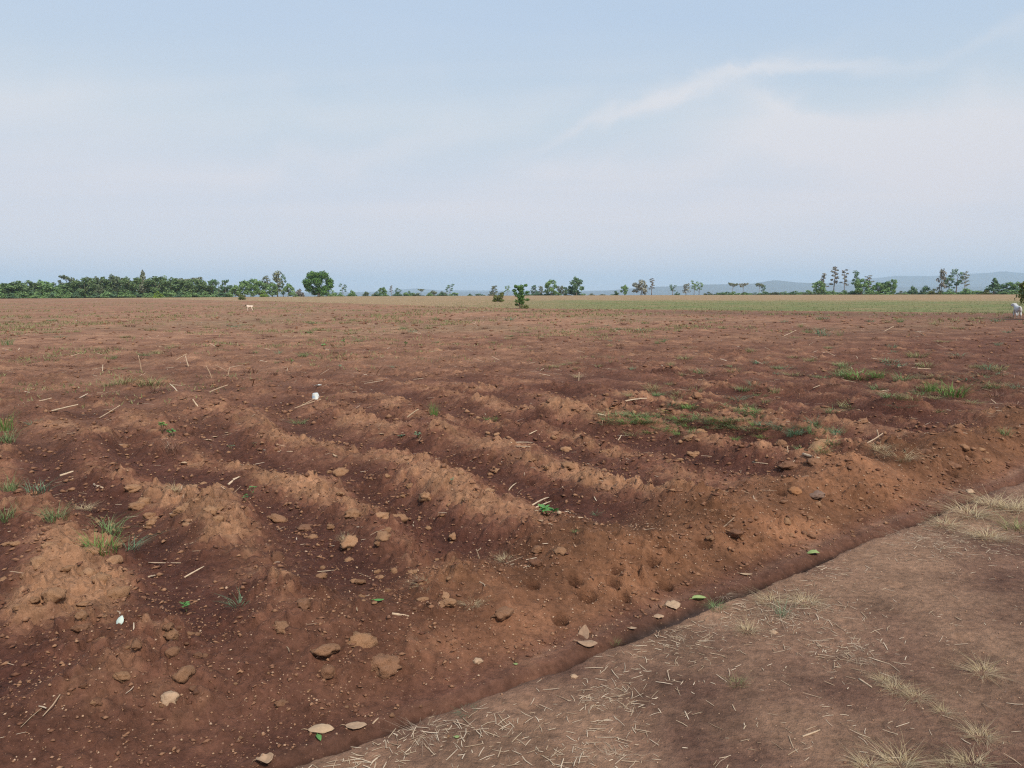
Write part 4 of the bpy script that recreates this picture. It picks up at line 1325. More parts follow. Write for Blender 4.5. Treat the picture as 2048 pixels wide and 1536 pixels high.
# ------------------------------------------------------------------ maize stalks
def stalk(p0, p1, rad, label, group, leafy=True):
    p0, p1 = Vector(p0), Vector(p1)
    L = (p1 - p0).length
    rng = rc
    V, F = [], []
    n = 7
    pts = []; rads = []
    sag = Vector((rng.gauss(0, .010), rng.gauss(0, .010), rng.gauss(0, .004))) * L * 2
    for i in range(n):
        f = i / (n - 1)
        pts.append(Vector((0, 0, 0)) + (p1 - p0) * f + sag * math.sin(math.pi * f))
        rads.append(rad * (1 - .35 * f) * (1.25 if i in (2, 4) else 1.0))
    tube(V, F, pts, rads, 7)
    o = link('maize_stalk', mesh_from('maize_stalk', V, F, M['stalk']))
    o.location = p0
    tag(o, label, 'stalk', group)
    if leafy and L > .12:
        d = (p1 - p0).normalized()
        side = d.cross(Vector((0, 0, 1)))
        side = side.normalized() if side.length > .1 else Vector((1, 0, 0))
        q = (p1 - p0) * .55
        LV, LF = [], []
        ll = L * rng.uniform(.3, .5)
        for i in range(5):
            f = i / 4
            c = q + d * ll * f * .8 + side * ll * .35 * f * f + Vector((0, 0, .5 * rad + ll * (.06 * f - .08 * f * f)))
            wdt = rad * 1.6 * (1 - f * .85)
            LV += [c - side * wdt + Vector((0, 0, rad * .4)), c, c + side * wdt + Vector((0, 0, rad * .4))]
            if i:
                b = (i - 1) * 3
                LF += [(b, b + 1, b + 4, b + 3), (b + 1, b + 2, b + 5, b + 4)]
        link('husk_leaf', mesh_from('husk_leaf', LV, LF, M['stalk']), o)


def put_stalks():
    fur = 'cut maize stalks in the furrows'
    data = [  # x0,y0,x1,y1,width px, standing?, label
        (96, 821, 150, 808, 6, 0, 'long pale maize stalk lying flat across the left furrows'),
        (193, 836, 236, 808, 4, 0, 'thin grey maize stalk with a bent tip lying in the left furrows'),
        (65, 802, 99, 796, 5, 0, 'short pale stalk piece behind the long flat stalk'),
        (414, 784, 453, 768, 6, 0, 'broken pale stalk resting on a ridge beyond the scrub'),
        (283, 741, 280, 706, 4, 1, 'straight upright dry stalk standing over the scrubby weeds'),
        (378, 734, 373, 708, 5, 1, 'short upright stub amid dead weeds'),
        (424, 757, 414, 727, 4, 1, 'leaning thin stalk right of the upright stub'),
        (456, 750, 460, 732, 4, 1, 'short upright stub beside the dark dead weed'),
        (397, 812, 387, 796, 6, 1, 'pale split stub sticking out above the leafy weed'),
        (578, 818, 640, 841, 5, 0, 'crossed brown stalk lying by the low green weed'),
        (590, 815, 628, 836, 3, 0, 'thinner stalk lying beside the crossed brown stalk'),
        (138, 712, 156, 707, 4, 0, 'small stalk bit on the far left ridge'),
        (300, 664, 305, 664, 3, 0, fur), (520, 722, 534, 725, 4, 0, 'tiny stalk piece far behind the white cup'),
        (350, 720, 372, 706, 4, 0, 'slanting stalk leaning by the upright stub'),
        (527, 901, 585, 904, 4, 0, 'thin whitish reed lying on the crumbly slope'),
        (120, 953, 147, 944, 6, 0, 'curled husk strip lying by the left grass'),
        (457, 971, 478, 956, 8, 0, 'folded grey husk in the damp furrow'),
        (188, 970, 206, 977, 6, 0, 'short bent husk on the bare left soil'),
        (297, 1126, 362, 1127, 3, 0, 'long thin root lying across the near furrow'),
        (369, 1156, 408, 1134, 5, 0, 'pale straight stick lying near the thin root'),
        (297, 1155, 316, 1151, 5, 0, 'small pale chip of stalk below the thin root'),
        (813, 833, 837, 851, 6, 0, 'grey stalk lying left of the tall grass sprig'),
        (865, 960, 877, 948, 5, 1, 'pale stub sticking from the heaped ridge'),
        (1065, 1011, 1098, 996, 5, 0, 'pale stalk, upper of two behind the leafy weed'),
        (1072, 1016, 1103, 1003, 5, 0, 'pale stalk, lower of two behind the leafy weed'),
        (1118, 1028, 1146, 1029, 12, 0, 'thick yellowish stalk piece beside the leafy weed'),
        (1140, 1035, 1166, 1036, 4, 0, 'thin dark twig right of the thick stalk piece'),
        (1022, 886, 1066, 886, 4, 0, 'thin straight reed in a row of reeds on the flat furrow'),
        (1030, 893, 1062, 895, 3, 0, 'thin short reed below the straight reed'),
        (1058, 870, 1074, 862, 4, 0, 'crooked twig above the row of reeds'),
        (1018, 981, 1033, 967, 4, 0, 'yellow straw stem above the leafy weed'),
        (1234, 880, 1243, 868, 5, 1, 'stub leaning out of the damp ridge'),
        (1204, 850, 1204, 837, 4, 1, 'white upright stub by the grass verge'),
        (1155, 797, 1192, 803, 5, 0, 'tan stalk lying before the grass verge'),
        (1157, 762, 1158, 740, 6, 1, 'whitish stump with splayed leaves on the mid field'),
        (1251, 803, 1308, 797, 4, 0, 'long stalk lying along the grass verge top'),
        (1195, 829, 1222, 834, 4, 0, 'dark stalk poking from the ridge end'),
        (784, 1229, 818, 1234, 8, 0, 'greyish stick of maize lying at the bank brow'),
        (945, 1104, 962, 1116, 4, 1, 'white forked stub standing above the bank brow'),
        (960, 1116, 953, 1090, 4, 1, 'white thin stub crossing the forked one'),
        (1606, 910, 1638, 918, 8, 0, 'grey split cane lying across the angular clod'),
        (1577, 905, 1574, 890, 5, 1, 'white upright chip at the furrow end'),
        (1728, 885, 1764, 865, 5, 0, 'bleached stalk leaning on the verge clods'),
        (1757, 880, 1752, 856, 6, 1, 'bleached stub standing behind the leaning stalk'),
        (1796, 735, 1861, 739, 4, 0, 'long white reed lying beyond the bright grass'),
        (1565, 672, 1590, 658, 4, 0, 'pale stick lying far out before the dark soil'),
        (1765, 663, 1785, 675, 4, 0, 'dark-edged stick on the far right soil'),
        (1505, 925, 1536, 929, 4, 0, 'tan reed on the field behind the orange clod'),
        (1443, 1052, 1465, 1030, 5, 1, 'pale forked twig standing on the bank brow'),
        (1605, 1474, 1640, 1461, 5, 0, 'single dry stick lying on the bare track'),
        (1718, 1359, 1744, 1376, 5, 0, 'thin dry stick leading to the dead grass row'),
        (745, 1449, 757, 1437, 5, 0, 'tiny straw stick beside the grey dry leaf'),
    ]
    A = ground_at([(d[0], d[1]) for d in data]); B = ground_at([(d[2], d[3]) for d in data])
    for d, a, b in zip(data, A, B):
        dist = math.sqrt(a[0] ** 2 + a[1] ** 2 + 2.2)
        rad = min(max(d[4] / FPX * dist * .32, .002), .014)
        too_long = math.dist(a, b) > .75      # then it leans on the clods rather than lying flat
        if d[5] or too_long:      # standing or leaning: keep its foot, raise its head by its height in the picture
            h = abs(d[3] - d[1]) / FPX * dist * .8; rad *= .8
            top = (a[0] + (d[2] - d[0]) / FPX * dist, a[1] + rc.uniform(-.03, .03), a[2] + h)
            stalk((a[0], a[1], a[2] - .02), top, rad, d[6], None, leafy=False)
        else:
            if d[6] == fur:
                continue
            stalk((a[0], a[1], a[2] + rad * .7), (b[0], b[1], b[2] + rad * .7), rad, d[6], None, leafy=d[4] >= 6)


put_stalks()


# ------------------------------------------------------------------ leaves lying about
def leaf_blade(L, Wd, curl, fold, twist, seed, lobed=0.0):
    """a curled leaf, midrib along +x"""
    rng = random.Random(seed)
    V, F = [], []
    nu, nv = 13, 9
    for i in range(nu):
        f = i / (nu - 1)
        wv = Wd * .5 * (math.sin(math.pi * (f ** .8)) ** .75 + .02)
        for j in range(nv):
            g = j / (nv - 1) * 2 - 1
            ww = wv * (1 + lobed * mnoise.noise(Vector((f * 5, g * 2, seed))))
            x = (f - .5) * L; yy = g * ww
            z = curl * L * ((f - .5) ** 2) * 2 + fold * abs(yy) + twist * (f - .5) * yy * 3 + .012 * L * mnoise.noise(Vector((f * 6, g * 3, seed * 2.2)))
            V.append((x, yy, z))
    for i in range(nu - 1):
        for j in range(nv - 1):
            a = i * nv + j
            F.append((a, a + 1, a + nv + 1, a + nv))
    zmin = min(v[2] for v in V)
    V = [(a, b, c - zmin) for a, b, c in V]
    return V, F


def put_leaf(px, py, wpx, asp, yaw, label, mat, curl=.3, fold=.3, twist=0., tilt=(0, 0), name='dry_leaf', lobed=.25, group=None):
    g = ground_at([(px, py)])[0]
    dist = math.sqrt(g[0] ** 2 + g[1] ** 2 + EYE ** 2)
    L = wpx / FPX * dist * .9
    V, F = leaf_blade(L, L * asp, curl, fold, twist, px * .37, lobed)
    o = link(name, mesh_from(name, V, F, M[mat]))
    sol = o.modifiers.new('thick', 'SOLIDIFY'); sol.thickness = .0012
    o.location = (g[0], g[1], g[2] + .004)
    o.rotation_euler = (tilt[0], tilt[1], R(yaw))
    SV, SF = [], []
    tube(SV, SF, [(-L * .5, 0, V[4][2] + .002), (-L * .62, L * .03, V[4][2] * .8 + .003), (-L * .74, L * .02, .004)], [.0016, .0014, .0012], 5)
    link('leaf_stem', mesh_from('leaf_stem', SV, SF, M[mat]), o)
    tag(o, label, 'leaf', group)


put_leaf(642, 1462, 52, .46, 8, 'large pale curled dry leaf lying at the bank foot', 'dryleaf_pale', -.22, -.25, .2, (.30, .05))
put_leaf(638, 1478, 24, .42, -60, 'glossy green leaf tucked under the large pale leaf', 'weed', -.5, -.5, .2, (0, 0), 'green_leaf', 0)
put_leaf(712, 1454, 44, .6, 4, 'flat grey-brown dry leaf next to the large pale leaf', 'dryleaf', .1, .1, .1)
put_leaf(1168, 1270, 40, .6, 70, 'holed reddish dry leaf standing upright in the rill', 'dryleaf', .2, .2, .1, (.0, -.7))
put_leaf(1175, 1290, 44, .45, -14, 'rolled pale dry leaf at the foot of the holed leaf', 'dryleaf', .05, -.3, .35, (.25, 0))
put_leaf(1346, 1212, 34, .8, 15, 'ragged tan dry leaf on the wet rill bed', 'dryleaf', .1, .1, .2, (.3, 0), lobed=.7)
put_leaf(1315, 1235, 28, .55, 0, 'small pointed tan leaf lying in the wet rill', 'dryleaf', -.15, -.3, .2, (.2, 0), lobed=.4)
put_leaf(1262, 1258, 26, .4, -25, 'dull wet leaf half sunk in the rill', 'dryleaf', .2, .2, .1)
put_leaf(1398, 1201, 32, .55, 12, 'folded yellow-green leaf at the end of the wet rill', 'greenleaf', .2, .8, .1, name='green_leaf', lobed=0)
put_leaf(1626, 1108, 28, .6, 5, 'light green curled leaf lying in the rill', 'greenleaf', -.5, -.5, .1, name='green_leaf', lobed=.1)
put_leaf(1492, 1150, 26, .35, -8, 'pale leaf scrap beside the upper rill', 'dryleaf_pale', .1, .1, 0)
put_leaf(758, 1203, 22, .5, 10, 'small green leaf sprig lying on the near ridge', 'weed', .2, .3, 0, name='green_leaf', lobed=0)
put_leaf(1032, 1330, 9, .9, 0, 'tiny pale green leaf on the lower rill edge', 'greenleaf', .1, .1, 0, name='green_leaf', lobed=0)
put_leaf(914, 1476, 11, .8, 20, 'tiny grey-green leaf on the straw-littered track', 'greenleaf', .1, .1, 0, name='green_leaf', lobed=0)
put_leaf(530, 1526, 34, 1.0, 30, 'crumpled grey-brown leaf at the track corner', 'dryleaf', .6, .4, .3, lobed=.5)

# ------------------------------------------------------------------ litter
def solid_mat(name, col, rough=.5, spec=.4):
    return vary_mat(name, [col, col], rough, 0, 20, spec, .05)


M['plastic_white'] = solid_mat('white_plastic', (.55, .57, .53), .4)
M['plastic_blue'] = solid_mat('bluish_print', (.42, .52, .60), .45)
M['paper'] = solid_mat('pale_green_paper', (.50, .58, .51), .6)


def cup():
    g = ground_at([(632, 797)])[0]
    root = empty('plastic_cup', (g[0], g[1], g[2] - .004), R(20))
    V, F = [], []
    n = 24
    prof = [(.052, 0.0), (.054, .004), (.051, .008), (.036, .072), (.034, .075), (.0, .075)]
    for r0, z0 in prof:
        for k in range(n):
            a = 2 * math.pi * k / n
            V.append((r0 * math.cos(a), r0 * math.sin(a), z0))
    for i in range(len(prof) - 1):
        for k in range(n):
            k2 = (k + 1) % n
            F.append((i * n + k, i * n + k2, (i + 1) * n + k2, (i + 1) * n + k))
    link('cup_wall', mesh_from('cup_wall', V, F, M['plastic_white']), root)
    V, F = [], []
    m = 9
    for z0, r0 in ((.022, .0482), (.052, .0417)):
        for k in range(m):
            a = R(205) + R(60) * k / (m - 1)
            V.append((r0 * math.cos(a), r0 * math.sin(a), z0))
    F = [(k, k + 1, m + k + 1, m + k) for k in range(m - 1)]
    link('printed_patch', mesh_from('printed_patch', V, F, M['plastic_blue']), root)
    root.rotation_euler = (R(6), R(-5), R(10))
    root.scale = (1.05,) * 3
    tag(root, 'white plastic cup with a bluish patch upside down on the soil', 'cup')


cup()
put_leaf(637, 773, 15, .5, 35, 'small white crumpled scrap behind the white cup', 'plastic_white', .3, .8, .2, name='plastic_scrap', lobed=.4)
put_leaf(241, 1243, 19, .8, 75, 'pale mint-white scrap standing on the dark soil', 'paper', -.2, -.3, 0, (0, -.9), name='paper_scrap', lobed=0)
put_leaf(368, 929, 14, .8, 0, 'white chip lying in the left damp furrow', 'dryleaf_pale', .2, .6, 0, name='husk_scrap')
put_leaf(417, 882, 16, .5, -10, 'cream husk scrap, left of two on the dark soil', 'dryleaf_pale', .2, .5, 0, name='husk_scrap')
put_leaf(430, 876, 11, .7, 40, 'cream husk scrap, right of two on the dark soil', 'dryleaf_pale', .2, .5, 0, name='husk_scrap')
put_leaf(456, 867, 13, .4, -5, 'thin cream husk scrap above the pair of scraps', 'dryleaf_pale', .2, .3, 0, name='husk_scrap')
put_leaf(764, 869, 12, .4, -10, 'cream husk scrap in the shallow middle furrow', 'dryleaf_pale', .2, .3, 0, name='husk_scrap')
put_leaf(672, 914, 20, .35, -40, 'bent white husk scrap on the ridge above the damp furrow', 'dryleaf_pale', .5, .3, .3, name='husk_scrap')
put_leaf(1081, 1043, 18, .35, -15, 'whitish husk scrap in front of the leafy weed', 'dryleaf_pale', .3, .3, .2, name='husk_scrap')


# ------------------------------------------------------------------ green plants
def blades_mesh(name, rng, n, h, spread, lean, width, mat, seg=4):
    V, F = [], []
    for _ in range(n):
        a = rng.random() * 6.28; q = spread * rng.random() ** .6
        bx, by = math.cos(a) * q, math.sin(a) * q
        da = a + rng.gauss(0, .7)
        hh = h * (.45 + .65 * rng.random()); ln = lean * (.3 + rng.random()) * hh
        wd = width * (.6 + .6 * rng.random())
        dx, dy = math.cos(da), math.sin(da)
        sx, sy = -dy, dx
        b = len(V)
        for i in range(seg + 1):
            f = i / seg
            cx = bx + dx * ln * f ** 1.7; cy = by + dy * ln * f ** 1.7
            cz = hh * (f - .38 * lean * f * f * (.4 + rng.random() * .2)) - .01
            w = wd * (1 - f ** 1.5)
            if i < seg:
                V += [(cx - sx * w, cy - sy * w, cz), (cx + sx * w, cy + sy * w, cz)]
            else:
                V.append((cx, cy, cz))
        for i in range(seg - 1):
            F.append((b + 2 * i, b + 2 * i + 1, b + 2 * i + 3, b + 2 * i + 2))
        F.append((b + 2 * seg - 2, b + 2 * seg - 1, b + 2 * seg))
    return mesh_from(name, V, F, M[mat])


TUFTS = {}
for kd, args in {'green': (80, 1.0, .50, 1.2, .014, 'grass'), 'bright': (110, 1.0, .50, 1.0, .014, 'grass_bright'), 'blue': (44, 1.0, .55, 1.4, .016, 'grass_blue'),
                 'dull': (80, 1.0, .6, 1.1, .014, 'grass_dull'), 'dry': (150, 1.0, .55, 2.0, .009, 'grass_dry'), 'dead': (60, 1.0, .5, 1.2, .014, 'dead_weed'), 'strip': (60, 1.0, .6, 1.3, .014, 'grass_pale'), 'mat': (60, 1.0, .95, 3.2, .012, 'straw')}.items():
    TUFTS[kd] = [blades_mesh(kd + '_tuft', random.Random(i * 7 + len(kd)), *args) for i in range(3)]
rg = random.Random(41)


def put_tufts(items):
    P = ground_at([(a[0], a[1]) for a in items])
    for it, g in zip(items, P):
        px, py, hpx, wpx, kd, label, group = it
        if group:
            wd = {'green': 'fresh green', 'dull': 'dull olive', 'dead': 'dark dead', 'blue': 'bluish-green', 'bright': 'bright green', 'strip': 'pale green', 'mat': 'bleached'}[kd]
            label, group = wd + ' ' + label, wd + ' ' + group
        dist = math.sqrt(g[0] ** 2 + g[1] ** 2 + 2)
        H = hpx / FPX * dist * (.62 if kd == 'dry' else .78); W = wpx / FPX * dist * (.78 if kd == 'dry' else 1.0)
        o = link({'dry': 'dry_grass_tuft', 'mat': 'straw_mat', 'dead': 'dead_weed_tuft'}.get(kd, 'grass_tuft'), rg.choice(TUFTS[kd]))
        o.location = (g[0], g[1], g[2] - .004)
        o.rotation_euler = (0, 0, rg.random() * 6.28)
        o.scale = (W / 1.5, W / 1.5, H / .85)
        tag(o, label, 'grass' if kd not in ('dead',) else 'weed', group)


put_tufts([
    (205, 1105, 48, 70, 'bright', 'bright green grass tuft in the dip behind the left heap', None),
    (215, 1068, 40, 75, 'green', 'long-bladed grass tuft just above the bright green tuft', None),
    (255, 1100, 35, 60, 'blue', 'thin bluish grass sprig at the right of the bright tuft', None),
    (112, 1040, 42, 55, 'green', 'green grass tuft left of the dip with long blades', None),
    (75, 985, 34, 50, 'blue', 'thin pale grass tuft on the bare left soil', None),
    (18, 985, 45, 45, 'green', 'dark grass tuft at the left furrow edge', None),
    (12, 1040, 40, 45, 'green', 'grass tuft below the dark left tuft', None),
    (8, 860, 45, 40, 'bright', 'bright leafy grass patch at the far left furrow', None),
    (10, 885, 35, 45, 'green', 'lower grass of the leafy left patch', None),
    (66, 850, 14, 30, 'blue', 'faint small weed on bare soil right of the leafy patch', None),
    (350, 985, 36, 36, 'dry', 'dry straw tuft on the grassy ridge crest', None),
    (170, 1020, 22, 40, 'dry', 'flattened dry grass by the left grass tufts', None),
    (690, 1085, 40, 30, 'dry', 'dry straw tuft standing in the open furrow', None),
    (480, 1208, 24, 50, 'blue', 'sprawling pale grass sprig on the near bank', None),
    (868, 832, 40, 26, 'bright', 'green grass sprig with one tall leaning stem', None),
    (852, 1170, 26, 50, 'dry', 'dry grass hanging on the near ridge end', None),
    (945, 1210, 26, 46, 'dry', 'dry grass roots poking from the bank brow', None),
    (1010, 1120, 20, 40, 'dry', 'withered grass behind the clod trio', None),
    (1193, 1030, 10, 22, 'blue', 'small pale sprig right of the thick stalk piece', None),
    (1150, 1064, 9, 16, 'green', 'tiny sprout on the bare soil below the leafy weed', None),
    (598, 848, 14, 36, 'green', 'low green grass by the crossed brown stalk', None),
    (985, 842, 12, 34, 'bright', 'low yellowish weed mat before the grass verge', None),
    (300, 770, 24, 60, 'dull', 'grey-green scrubby weed right of its neighbour on the left ridges', None),
    (250, 768, 24, 55, 'dull', 'grey-green scrubby weed left of its neighbour on the left ridges', None),
    (218, 772, 14, 30, 'dull', 'small scrubby weed at the end of the left scrub', None),
    (310, 785, 24, 32, 'dead', 'dark dead weed beneath the scrubby weeds', None),
    (345, 905, 44, 50, 'dead', 'brown dead weed stems under the leafy weed', None),
    (505, 745, 22, 50, 'dead', 'dark reddish dead weed clump beyond the upright stubs', None),
    (70, 698, 16, 22, 'dead', 'reddish dead weed on the far left', None),
    (548, 750, 16, 24, 'dead', 'dark dead weed next to the reddish clump', None),
    (345, 712, 14, 30, 'dead', 'dark dead weed behind the slanting stalk', None),
    (15, 690, 22, 26, 'green', 'small leafy bush tuft at the far left', None),
    (1155, 755, 18, 26, 'dry', 'splayed dry leaves round the whitish stump', None),
    (1640, 668, 22, 38, 'blue', 'pale spiky plant standing alone on the far right soil', None),
    (1905, 792, 34, 66, 'bright', 'tallest bright green tuft on the dark right soil', None),
    (1862, 782, 30, 30, 'bright', 'smaller bright tuft left of the tallest one', None),
    (1715, 758, 26, 70, 'bright', 'wide bright green tuft on the dark right soil', None),
    (1680, 752, 18, 40, 'green', 'green tuft at the left of the wide bright tuft', None),
    (1755, 755, 22, 34, 'bright', 'bright tuft at the right of the wide one', None),
    (1805, 762, 24, 44, 'green', 'lone green tuft between the bright tufts', None),
    (1645, 758, 12, 40, 'green', 'low green mat left of the bright tufts', None),
    (1850, 735, 16, 40, 'dull', 'dull tuft beyond the long white reed', None),
    (1780, 795, 16, 46, 'green', 'dull green tuft before the lone green tuft', None),
    (1825, 800, 16, 40, 'dull', 'greyish tuft between the dark soil clods', None),
    (1520, 795, 14, 30, 'green', 'small tuft above the grass verge', None),
    (1700, 815, 16, 60, 'dull', 'dull low grass right of the grass verge', None),
    (1675, 868, 22, 36, 'green', 'grass tuft behind the large angular clod', None),
    (1800, 920, 40, 60, 'dry', 'dry grass clump on the clods of the far bank', None),
    (1760, 900, 30, 40, 'dry', 'dry grass beside the bleached stalks', None),
    (2010, 870, 20, 30, 'green', 'small green tuft on the far bank top', None),
    # dry tufts on the track
    (1800, 1530, 46, 80, 'dry', 'thick dry grass tuft on the bare track', None),
    (1735, 1534, 24, 60, 'dry', 'low dry tuft left of the thick one', None),
    (1945, 1530, 34, 60, 'dry', 'dry tuft at the right of the thick one', None),
    (1900, 1532, 20, 40, 'dry', 'small dry tuft between two larger ones', None),
    (1962, 1475, 34, 56, 'dry', 'dry yellowish tuft above the thick one', None),
    (1965, 1345, 26, 60, 'dry', 'yellow-green dry tuft by itself on the right track', None),
    (1885, 1425, 24, 36, 'dry', 'short dry tuft ending the dead grass row', None),
    (1830, 1395, 24, 50, 'dry', 'dead grass, right end of the row on the track', None),
    (1795, 1380, 24, 50, 'dry', 'dead grass, middle of the row on the track', None),
    (1765, 1362, 22, 40, 'dry', 'dead grass, left end of the row on the track', None),
    (1495, 1262, 34, 50, 'dry', 'dry grass on the crust ledge by the rill', None),
    (1565, 1232, 40, 34, 'blue', 'thin green wisp amid the straw mat', None),
    (1430, 1216, 16, 40, 'green', 'small green sprig at the rill edge', None),
    (1475, 1368, 20, 40, 'dull', 'faint green tuft on the gritty track', None),
    (930, 1425, 10, 34, 'blue', 'faint bluish sprig by the rill', None),
    (1228, 1288, 14, 24, 'dull', 'tiny green tuft at the rill edge by the holed leaf', None),
    (1540, 1205, 26, 60, 'dry', 'matted dry grass, left of two by the rill', None),
    (1610, 1205, 26, 60, 'dry', 'matted dry grass, right of two by the rill', None),
    (1935, 1030, 36, 90, 'dry', 'big dry grass clump over the upper rill', None),
    (1985, 1012, 36, 80, 'dry', 'yellow grass clump right of the big dry clump', None),
    (2030, 1020, 40, 80, 'dry', 'yellow-green grass clump at the track verge', None),
    (1890, 1050, 22, 60, 'dry', 'low dry grass left of the big dry clump', None),
    (1975, 1075, 26, 70, 'dry', 'dry grass below the yellow clumps', None),
    (2040, 1060, 30, 70, 'dull', 'dull green grass below the yellow clumps', None),
])
items = []
for k in range(80):       # the grass verge across the furrow ends
    px = rg.uniform(1205, 1530); py = 840 + (px - 1205) * .03 + rg.gauss(0, 13)
    items.append((px, py, rg.uniform(6, 15), rg.uniform(26, 50), rg.choice(['dull', 'strip', 'strip', 'green', 'bright']), 'grass tuft of the long verge across the furrow ends', 'grass tufts of the verge'))
for k in range(22):
    px = rg.uniform(1520, 1680); py = 872 + rg.gauss(0, 12)
    items.append((px, py, rg.uniform(10, 22), rg.uniform(22, 40), rg.choice(['green', 'blue', 'blue']), 'grass tuft behind the verge clods', 'grass tufts behind the verge clods'))
for k in range(150):
    px = rg.uniform(20, 2030); py = rg.uniform(636, 740)
    items.append((px, py, rg.uniform(5, 13), rg.uniform(14, 34), rg.choice(['green', 'dull', 'dull', 'dead', 'blue', 'dead']), 'small weed tuft dotted over the open middle field', 'weed tufts of the middle field'))
for k in range(70):
    px = rg.uniform(1250, 2040); py = rg.uniform(715, 830)
    items.append((px, py, rg.uniform(8, 18), rg.uniform(20, 44), rg.choice(['green', 'dull', 'dull', 'dead', 'blue']), 'weed tuft on the dark cloddy soil right of the verge', 'weed tufts of the dark soil'))
put_tufts(items)
items = []
for cx, cy, rx, ry, n in [(1560, 1205, 80, 24, 6), (1350, 1290, 60, 18, 3), (1230, 1390, 50, 20, 2), (1690, 1300, 55, 18, 3), (1880, 1075, 70, 12, 6), (820, 1460, 40, 16, 2), (1000, 1478, 50, 25, 1), (1190, 1508, 50, 16, 2)]:
    for k in range(n):
        items.append((rg.gauss(cx, rx * .6), min(rg.gauss(cy, ry * .6), 1545), rg.uniform(4, 8), rg.uniform(22, 40), 'mat', 'flattened straw mat pressed into the trampled track', 'straw mats of the track'))
put_tufts(items)
def leaf_shape(L, Wd):
    V, F = [], []
    pr = [(0, .05), (.2, .55), (.45, 1.0), (.7, .8), (.9, .35), (1.0, .0)]
    for f, w in pr:
        z = .12 * L * math.sin(f * 2.2) - .10 * L * f * f
        V += [(f * L, -w * Wd * .5, z + .10 * Wd * w), (f * L, 0, z), (f * L, w * Wd * .5, z + .10 * Wd * w)]
    for i in range(len(pr) - 1):
        a = i * 3
        F += [(a, a + 1, a + 4, a + 3), (a + 1, a + 2, a + 5, a + 4)]
    return V, F


LEAFM = [mesh_from('weed_leaf', *leaf_shape(1.0, w), M['weed']) for w in (.55, .7, .42)]


def weed(px, py, wpx, hpx, n, label, mat=None):
    g = ground_at([(px, py)])[0]
    dist = math.sqrt(g[0] ** 2 + g[1] ** 2 + 2)
    W = wpx / FPX * dist; H = hpx / FPX * dist
    root = empty('weed_plant', (g[0], g[1], g[2]), rg.random() * 6)
    nst = max(2, n // 5)
    V, F = [], []
    tips = []
    for k in range(nst):
        a = k * 2.4 + rg.random(); q = W * (.10 + .22 * rg.random())
        tip = (math.cos(a) * q, math.sin(a) * q, H * (.5 + .4 * rg.random()))
        tube(V, F, [(0, 0, -.01), (tip[0] * .5, tip[1] * .5, tip[2] * .6), tip], [W * .022, W * .018, W * .01], 5)
        tips.append(tip)
    link('stem', mesh_from('weed_stem', V, F, M['weed_stem']), root)
    for k in range(n):
        tip = tips[k % nst]
        f = .55 + .45 * rg.random()
        lm = LEAFM[k % 3]
        if mat:
            lm = recoloured(lm, mat)
        o = link('leaf', lm, root)
        o.location = (tip[0] * f, tip[1] * f, tip[2] * (f * .9 + .1))
        o.rotation_euler = (rg.gauss(0, .25), rg.uniform(-.7, .2), k * 2.399 + rg.random())
        s = W * (.22 + .12 * rg.random())
        o.scale = (s, s, s)
    tag(root, label, 'weed')


weed(1096, 1030, 52, 18, 24, 'low leafy green weed beside the thick stalk piece')
weed(372, 1224, 36, 24, 16, 'small round-leaved green weed on the near bank')
weed(490, 1003, 22, 18, 9, 'weed seedling, left of two in the furrow corner')
weed(505, 995, 24, 24, 10, 'weed seedling, right of two in the furrow corner')
weed(325, 865, 30, 26, 14, 'leafy weed, upper of two on brown stems', 'grass_bright')
weed(346, 874, 30, 20, 14, 'leafy weed, lower of two on brown stems')
weed(904, 970, 16, 18, 8, 'tiny upright weed on the heaped ridge top', 'grass_blue')
weed(838, 876, 28, 12, 10, 'flat bluish seedling, right of two in the middle furrow', 'grass_blue')
weed(803, 876, 22, 10, 8, 'flat bluish seedling, left of two in the middle furrow', 'grass_blue')
weed(582, 728, 18, 14, 8, 'small green weed on the open field beyond the white cup')
weed(648, 700, 18, 16, 8, 'small green weed on the field behind the furrows, left of two')
weed(690, 692, 18, 14, 8, 'small green weed on the field behind the furrows, right of two')
weed(810, 694, 20, 14, 8, 'lone bushy weed far behind the heaped ridge')
weed(680, 738, 18, 10, 8, 'bluish low weed right of the weed behind the cup', 'grass_blue')
weed(510, 893, 16, 8, 8, 'flat bluish weed near the thin reed', 'grass_blue')
weed(462, 898, 22, 10, 9, 'dark flat weed at the furrow rim', 'grass_blue')


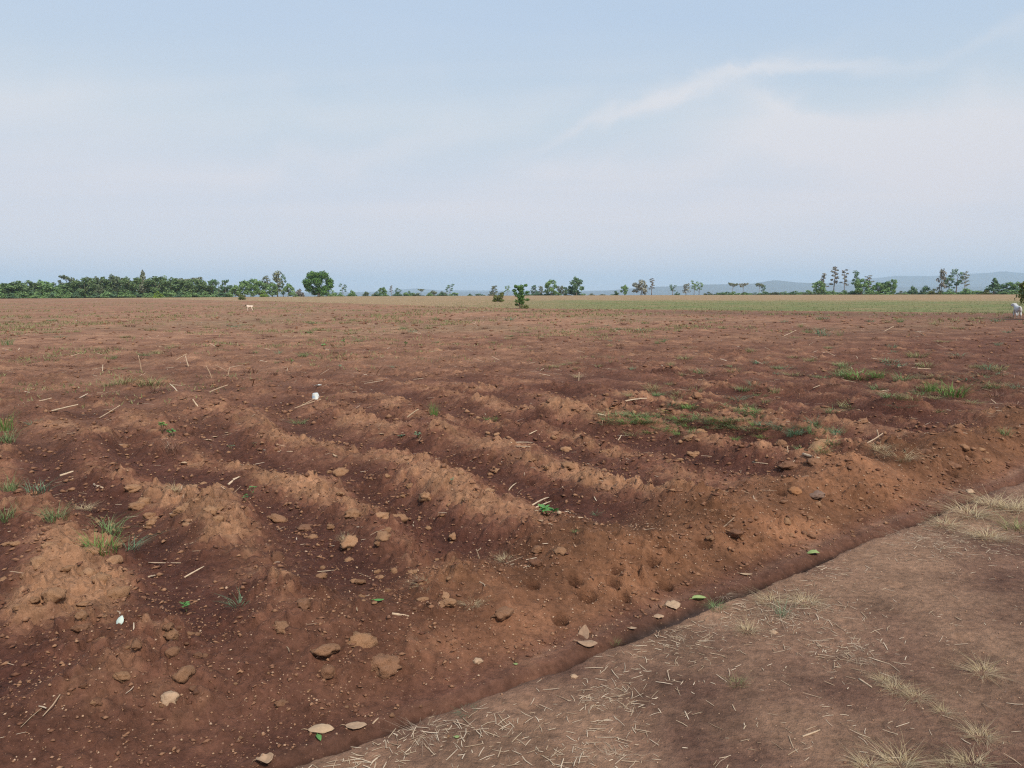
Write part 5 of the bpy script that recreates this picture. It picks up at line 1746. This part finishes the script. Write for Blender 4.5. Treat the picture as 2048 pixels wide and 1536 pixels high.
# ------------------------------------------------------------------ uncountable low cover on the far field and the grass strip
def cover():
    rng = np.random.default_rng(31)

    def tri_blades(x, y, h, w, lean):
        n = len(x)
        z = hgt(x, y)
        a = rng.uniform(0, 6.28, n); b = rng.uniform(0, 6.28, n)
        V = np.zeros((n, 3, 3))
        V[:, 0] = np.stack([x - np.cos(a) * w, y - np.sin(a) * w, z - .01], 1)
        V[:, 1] = np.stack([x + np.cos(a) * w, y + np.sin(a) * w, z - .01], 1)
        V[:, 2] = np.stack([x + np.cos(b) * lean * h, y + np.sin(b) * lean * h, z + h], 1)
        return V.reshape(-1, 3), np.arange(n * 3).reshape(-1, 3)
    # far-field weeds in drifts
    n = 44000
    az = rng.uniform(-.68, .68, n); r = 11 * (150 / 11) ** rng.random(n)
    x = r * np.sin(az); y = r * np.cos(az)
    dens = fbm(x, y, 9.0, 3, 201) + .6 * fbm(x, y, 1.6, 2, 202)
    ok = (y < edge_y(x) - .3) & (dens > .06 + .25 * rng.random(n)) & (sstep(9, 24, -UY * x + UX * y) > rng.random(n))
    x, y, r = x[ok], y[ok], r[ok]
    k = 4
    x = np.repeat(x, k) + rng.normal(0, .06, len(x) * k); y = np.repeat(y, k) + rng.normal(0, .06, len(y) * k); r = np.repeat(r, k)
    V, Q = tri_blades(x, y, (.035 + .07 * rng.random(len(x))) * np.clip(r / 30, .7, 1.6), .006 + .012 * np.clip(r / 40, .3, 1.5), .8)
    tag(link('ground_cover', quads_mesh('ground_cover', V, Q, M['grass_dull'], smooth=False)), 'thin dull weeds drifting over the far ploughed soil', 'ground cover', kind='stuff')
    # the grass strip: green near its front, straw-coloured behind
    n = 110000
    x = rng.uniform(-130, 130, n); d = 115 * rng.random(n) ** 1.5
    y = edge_y(x) + d
    az = np.arctan2(x, y)
    ok = (np.abs(az) < .70)
    x, y, d = x[ok], y[ok], d[ok]
    g = (x > -6 + rng.normal(0, 5, len(x))) & (d < 60 + rng.normal(0, 18, len(x)))
    for nm, m, mat, lab in (('green_meadow_grass', g, 'grass_strip', 'low green grass growing along the front of the grass strip'), ('dry_meadow_grass', ~g, 'grass_dry', 'straw-coloured dry grass in the rear of the grass strip')):
        mm = m & (rng.random(len(x)) < (1.0 if nm[0] == 'g' else .35))
        V, Q = tri_blades(x[mm], y[mm], .03 + .08 * rng.random(mm.sum()), .012 + .014 * rng.random(mm.sum()), .9)
        tag(link(nm, quads_mesh(nm, V, Q, M[mat], smooth=False)), lab, 'grass', kind='stuff')


cover()
